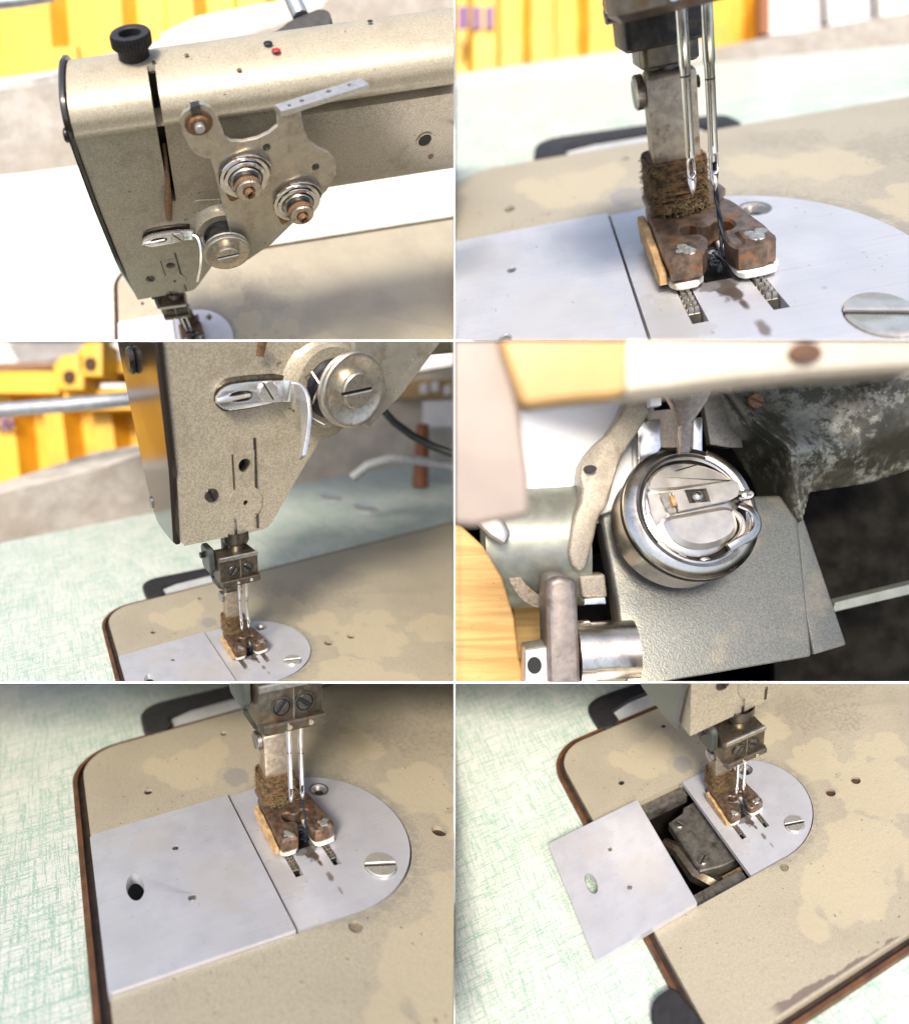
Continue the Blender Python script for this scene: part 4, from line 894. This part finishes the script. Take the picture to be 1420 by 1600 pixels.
# ------------------------------------------------------------------ picture 4: under the bed, around the rotary hook
R4 = thing(4, 'sewing_machine', 'underside of the sewing machine with shiny rotary hook in the middle right picture', 'sewing machine', 'views of the sewing machine', 1.1)
def s4(pts, d, th, name, mat, parent=R4, bev=0.0, sm_=0):
    if sm_:
        if isinstance(d, (list, tuple)): q = smooth([(a[0], a[1], dd) for a, dd in zip(pts, d)], sm_); pts = [(a[0], a[1]) for a in q]; d = [a[2] for a in q]
        else: pts = smooth(pts, sm_)
    return slab(4, pts, d, th, name, mat, parent, bev=bev)
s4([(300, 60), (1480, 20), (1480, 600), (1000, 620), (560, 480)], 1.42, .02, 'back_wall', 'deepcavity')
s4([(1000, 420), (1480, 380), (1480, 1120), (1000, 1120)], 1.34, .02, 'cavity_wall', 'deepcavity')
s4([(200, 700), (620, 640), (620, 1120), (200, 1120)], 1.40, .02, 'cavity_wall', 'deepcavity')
# right hand casting: facets with a rounded ridge
def facets(vsd, fs, name, mat, th=.04, sub=2, parent=R4, sd=1, nz=.004):
    bm = bmesh.new(); vv = [bm.verts.new(at(4, *q)) for q in vsd]
    for f in fs: bm.faces.new([vv[i] for i in f])
    bmesh.ops.triangulate(bm, faces=bm.faces)
    for _ in range(sub):
        bmesh.ops.subdivide_edges(bm, edges=bm.edges[:], cuts=1, use_grid_fill=True)
    for _ in range(4): bmesh.ops.smooth_vert(bm, verts=[v for v in bm.verts if not v.is_boundary], factor=.5, use_axis_x=True, use_axis_y=True, use_axis_z=True)
    r = random.Random(sd)
    for v in bm.verts: v.co += Vector((0, 0, r.uniform(-nz, nz) * .3))
    bm.verts.ensure_lookup_table(); bm.verts.index_update()
    g = G(); n = len(bm.verts)
    f_ = [tuple(v.index for v in f.verts) for f in bm.faces]
    ext = []
    for e in bm.edges:
        if e.is_boundary: a, b = e.verts[0].index, e.verts[1].index; ext.append((a, b, n + b, n + a))
    vs0 = [v.co.copy() for v in bm.verts]; bm.free()
    g.add(vs0 + [q + Vector((0, 0, th)) for q in vs0], f_ + [tuple(n + i for i in reversed(t)) for t in f_] + ext)
    return finish(g, name, M[mat], cam2world, 4, parent, mco=cmco, sm=50)
facets([(845, 120, 1.16), (1480, 40, 1.10), (1480, 250, 1.13), (1250, 330, 1.10), (1050, 330, 1.07), (925, 235, 1.09), (880, 300, 1.22), (960, 430, 1.20), (1015, 600, 1.16), (1085, 560, 1.10), (1110, 470, 1.12), (1300, 440, 1.18), (1480, 380, 1.19)],
       [(0, 1, 2, 3, 4, 5), (0, 5, 4, 8, 7, 6), (4, 3, 10, 9, 8), (3, 2, 12, 11, 10)], 'side_casting', 'casting', sub=4)
cs = finish(G().screw(at(4, 938, 184, 1.11), (0, .12, -1), .0125, .008, ang=.4, slot=.10), 'casting_screw', M['rust'], cam2world, 4, R4, mco=cmco)
s4([(1190, 815), (1480, 745), (1480, 775), (1180, 845)], 1.2, .03, 'ledge', 'grey_green')
# saddle with the hook
s4([(455, 545), (560, 500), (1020, 480), (1075, 560), (1118, 985), (540, 1085), (505, 800)], [1.12, 1.12, 1.12, 1.10, 1.02, 1.02, 1.07], .06, 'saddle_bracket', 'saddle', bev=.006)
s4([(1030, 520), (1092, 552), (1226, 948), (1122, 980)], [1.13, 1.12, 1.06, 1.045], .05, 'saddle_flange', 'saddle', bev=.004)
HN = Vector((.10, -.34, -.93)).normalized(); HE1 = Vector((1, 0, 0)); HE1 = (HE1 - HN * HE1.dot(HN)).normalized(); HE2 = HN.cross(HE1)
if HE2.y < 0: HE2 = -HE2
HC = at(4, 752, 520, 1.0); U = .5 / FPX
def hk(x, y, h): return HC + HE1 * (x - 752) * U + HE2 * (y - 520) * U * 1.06 + HN * h * U     # half-pixel layout on the hook face
def hl(prof, c, seg=64): return G().lathe([(r_ * U, h_ * U) for r_, h_ in prof], c, HN, seg)
HK = finish(hl([(150, -190), (205, -185), (214, -175), (214, -60), (221, -54), (221, -26), (214, -18), (205, -8), (190, 0), (178, -2), (170, -10), (168, -22), (168, -120)], HC), 'rotary_hook', M['hookchrome'], cam2world, 4, R4, mco=cmco)
def hp_(g, name, mat): return finish(g, name, M[mat], cam2world, 4, HK, mco=cmco)
def hplate(pts, h0, h1, name, mat, ch=3, sm_=0):
    q = smooth(pts, sm_) if sm_ else pts
    return hp_(G().prism([(a[0], a[1]) for a in q], None, h0, h1, ch=ch, mp=lambda a, h: tuple(hk(a[0], a[1], h))), name, mat)
hp_(hl([(168, -30), (150, -36), (150, -60), (0, -60)], HC), 'race', 'gap')
hp_(hl([(222, -58), (224, -50), (222, -42)], HC), 'groove', 'gap')
cb_c = hk(742, 522, 0)
hp_(hl([(0, -6), (120, -8), (140, -12), (150, -20), (152, -32), (152, -60)], cb_c), 'bobbin_case', 'casebrushed')
hplate([(600, 470), (612, 430), (650, 395), (715, 376), (790, 378), (850, 398), (885, 425), (890, 432), (760, 452), (680, 466)], -10, 4, 'case_rim', 'casebrushed', 7, 1)
hplate([(640, 562), (660, 548), (700, 542), (790, 522), (868, 508), (880, 545), (884, 575), (858, 612), (800, 640), (735, 650), (680, 632), (655, 600)], -10, 12, 'case_dome', 'casebrushed', 14, 2)
hplate([(602, 480), (640, 474), (644, 500), (660, 545), (622, 578), (606, 540)], -8, 2, 'tension_plate', 'casebrushed', 3)
hplate([(640, 478), (676, 474), (690, 538), (668, 545), (650, 520)], -8, 6, 'tension_spring', 'steel', 3)
la = [(676, 474), (880, 434), (896, 436), (900, 456), (886, 484), (862, 496), (692, 536)]
g = G()
q = [(715, 470), (788, 462), (796, 504), (726, 512)]
tr = tessellate_polygon([[Vector((a[0], a[1], 0)) for a in la], [Vector((a[0], a[1], 0)) for a in q]])
pts = la + q
g.add([hk(a[0], a[1], 18) for a in pts], [tuple(t_) for t_ in tr])
for lp_ in (la, q):
    n = len(lp_); g.add([hk(a[0], a[1], 18) for a in lp_] + [hk(a[0], a[1], 4) for a in lp_], [(i, (i + 1) % n, n + (i + 1) % n, n + i) for i in range(n)])
hp_(g, 'latch', 'casebrushed')
hplate([(712, 468), (790, 460), (798, 506), (724, 514)], 2, 5, 'latch_window', 'gap', 0)
hp_(G().sphere(hk(756, 490, 10), 21 * U, (1, 1, 1), 18), 'center_pin', 'hookchrome')
hplate([(668, 490), (682, 488), (686, 520), (672, 522)], 4, 20, 'hinge_tab', 'tan', 2)
hp_(G().tube([hk(*q) for q in smooth([(895, 470, 4), (930, 462, 10), (944, 474, 10), (930, 486, 6), (896, 488, 4)], 2, False)], 7 * U, 8), 'wire_loop', 'hookchrome')
hp_(G().tube([hk(*q) for q in smooth([(905, 500, -10), (938, 520, 2), (948, 560, 6), (928, 598, 8), (880, 620, 8), (842, 642, 2)], 2, False)], [(16 * U, 9 * U)] * 30, 10, flat=tuple(HE1)), 'hook_point', 'hookchrome')
hp_(G().tube([hk(*q) for q in smooth([(880, 520, -14), (905, 545, -8), (900, 590, -8), (860, 625, -10)], 2, False)], 10 * U, 8), 'hook_finger', 'casebrushed')
hp_(G().tube([hk(752 + 176 * math.cos(a), 520 + 172 * math.sin(a), -2) for a in [math.radians(140 + 150 * i / 30) for i in range(31)]], 5 * U, 8), 'race_gap', 'gap')
hp_(G().tube([hk(750 + 163 * math.cos(a), 524 + 160 * math.sin(a), -6) for a in [math.radians(40 + 170 * i / 30) for i in range(31)]], 7 * U, 8), 'inner_ring', 'hookchrome')
hp_(G().tube([hk(748 + 180 * math.cos(a), 500 + 162 * math.sin(a), 2) for a in [math.radians(-70 + 66 * i / 20) for i in range(21)]], [(10 * U, 18 * U)] * 21, 10, flat=tuple(HN)), 'upper_horn', 'hookchrome')
for (x, y) in ((692, 668), (770, 676)): hp_(G().sphere(hk(x, y, -14), 13 * U, (1.4, .8, .6), 12), 'rivet', 'casebrushed')
hp_(G().tube([hk(*q) for q in [(700, 405, 3), (740, 392, 5), (775, 380, 3)]], 2.2 * U, 6), 'slit', 'gap')
# opener finger, bars behind the hook
fg = s4([(655, 150), (812, 140), (786, 192), (742, 256), (738, 346), (704, 350), (710, 262), (682, 196)], [.93, .93, .94, .96, .965, .965, .96, .94], .016, 'opener_finger', 'finger', bev=.002)
s4([(572, 250), (642, 240), (648, 330), (600, 400), (572, 412)], 1.13, .03, 'feed_bar', 'chrome', bev=.003)
s4([(600, 218), (700, 208), (700, 330), (650, 330), (608, 300)], 1.16, .03, 'feed_bracket', 'lever_cast')
s4([(748, 236), (776, 232), (776, 345), (744, 340)], 1.1, .02, 'guide_bar', 'chrome', bev=.003)
s4([(778, 190), (812, 150), (880, 150), (900, 330), (860, 330), (800, 320)], 1.2, .02, 'guide_plate', 'steel')
s4([(612, 176), (646, 172), (646, 198), (612, 202)], 1.1, .02, 'sparkle_tab', 'white_board')  # white tab stands for a sparkle of light
# feed lever
s4([(560, 130), (660, 120), (590, 262), (535, 335), (500, 420), (478, 520), (452, 540), (436, 620), (404, 735), (352, 690), (368, 560), (404, 480), (384, 402), (424, 336), (500, 270)], [1.14, 1.14, 1.12, 1.1, 1.08, 1.08, 1.08, 1.08, 1.08, 1.08, 1.08, 1.08, 1.08, 1.08, 1.1], .05, 'feed_lever', 'lever_cast', bev=.008, sm_=1)
s4(ring((425, 397), 20, 20, 12), 1.073, .02, 'lever_hole', 'slot')
s4([(440, 300), (520, 260), (560, 420), (530, 520), (480, 510), (500, 400)], 1.18, .02, 'oily_casting', 'casting')
s4([(388, 730), (470, 725), (478, 800), (400, 800)], 1.1, .04, 'link', 'lever_cast', bev=.005)
s4([(404, 804), (472, 796), (476, 822), (404, 824)], 1.09, .03, 'link_washer', 'chrome', bev=.003)
# cross shaft, crank
sh_ = finish(G().tube([at(4, 90, 645, 1.2), at(4, 390, 630, 1.2)], .11, 40), 'cross_shaft', M['grey_green'], cam2world, 4, R4, mco=cmco)
s4([(60, 560), (110, 524), (150, 545), (178, 600), (160, 640), (110, 610)], 1.05, .05, 'bolt_head', 'alu', bev=.01)
cr = s4([(286, 745), (330, 728), (384, 745), (396, 1110), (296, 1110)], .99, .10, 'crank_web', 'crank', bev=.012)
fn_ = finish(G().tube([at(4, 380, 975, 1.06), at(4, 424, 973, 1.06)], .052, 40).tube([at(4, 424, 973, 1.06), at(4, 560, 966, 1.06)], .0495, 40), 'crank_pin', M['hookchrome'], cam2world, 4, R4, mco=cmco)
lg = s4([(218, 962), (292, 950), (300, 1110), (216, 1110)], 1.0, .06, 'lug', 'alu', bev=.006)
s4(ring((250, 1012), 22, 20, 26), .997, .01, 'lug_screw', 'slot')
s4(smooth([(150, 700), (170, 690), (250, 790), (310, 800), (310, 840), (240, 830), (190, 790)], 2), 1.1, .03, 'oil_pan_lip', 'shank', bev=.004)
# wood of the worktop, white board outside
o = s4([(-140, 540), (20, 575), (90, 640), (150, 740), (186, 860), (200, 980), (236, 1120), (-140, 1120)], 1.05, .08, 'pine_board', 'pine', None, bev=.006); tag(o, 'yellow pine edge of the worktop at the lower left of the middle right picture', 'wood board', 'pine boards')
o = s4([(180, 780), (320, 800), (310, 1000), (200, 990)], 1.28, .05, 'pine_board', 'pine', None); tag(o, 'shaded pine piece behind the crank in the middle right picture', 'wood board', 'pine boards')
o = s4([(200, 150), (640, 120), (600, 330), (500, 560), (200, 600)], [1.2, 1.2, 1.18, 1.14, 1.14], .02, 'white_sheet', 'white_board', None); tag(o, 'bright white sheet glaring behind the feed lever', 'sheet')
o = s4([(-140, -60), (160, -60), (205, 190), (236, 420), (240, 545), (60, 580), (-140, 560)], .54, .05, 'pale_casting_edge', 'pale_pink', None, bev=.01); tag(o, 'blurred pale beige casting edge at the left of the middle right picture', 'casting')
o = s4([(120, -60), (560, -60), (540, 168), (350, 186), (215, 205)], .52, .04, 'wood_block', 'warmwood', None, bev=.01); tag(o, 'blurred orange wood block near the lens at the top of the middle right picture', 'wood block')
o = s4([(520, -60), (1480, -60), (1480, 84), (1100, 108), (830, 134), (640, 160), (520, 170)], .52, .05, 'bed_edge', 'cream_cast', None, bev=.012); tag(o, 'blurred cream bed edge with a dark hole across the top of the middle right picture', 'machine bed')
s4(ring((1098, 34), 52, 24, 34, .5), .516, .003, 'bolt_hole', 'brownedge', o)

# ------------------------------------------------------------------ white bars between the pictures
fr = empty('divider_frame', cam2world((0, 0, 1.0))); tag(fr, 'thin white divider bars between the six pictures', 'frame')
def bar(u0, u1, v0, v1):
    d = 1.0; th = .0015
    g = G().add([((u - 710) / FPX * d, (v - 800) / FPX * d, z) for z in (d - th, d + th) for v in (v0, v1) for u in (u0, u1)],
                [(0, 2, 3, 1), (4, 5, 7, 6), (0, 1, 5, 4), (2, 6, 7, 3), (0, 4, 6, 2), (1, 3, 7, 5)])
    finish(g, 'divider_bar', M['white'], cam2world, None, fr, mco=cmco)
bar(708.7, 711.3, -70, 1670)
for v in (532.5, 1066.5): bar(-70, 708.6, v - 1.4, v + 1.4); bar(711.4, 1490, v - 1.4, v + 1.4)
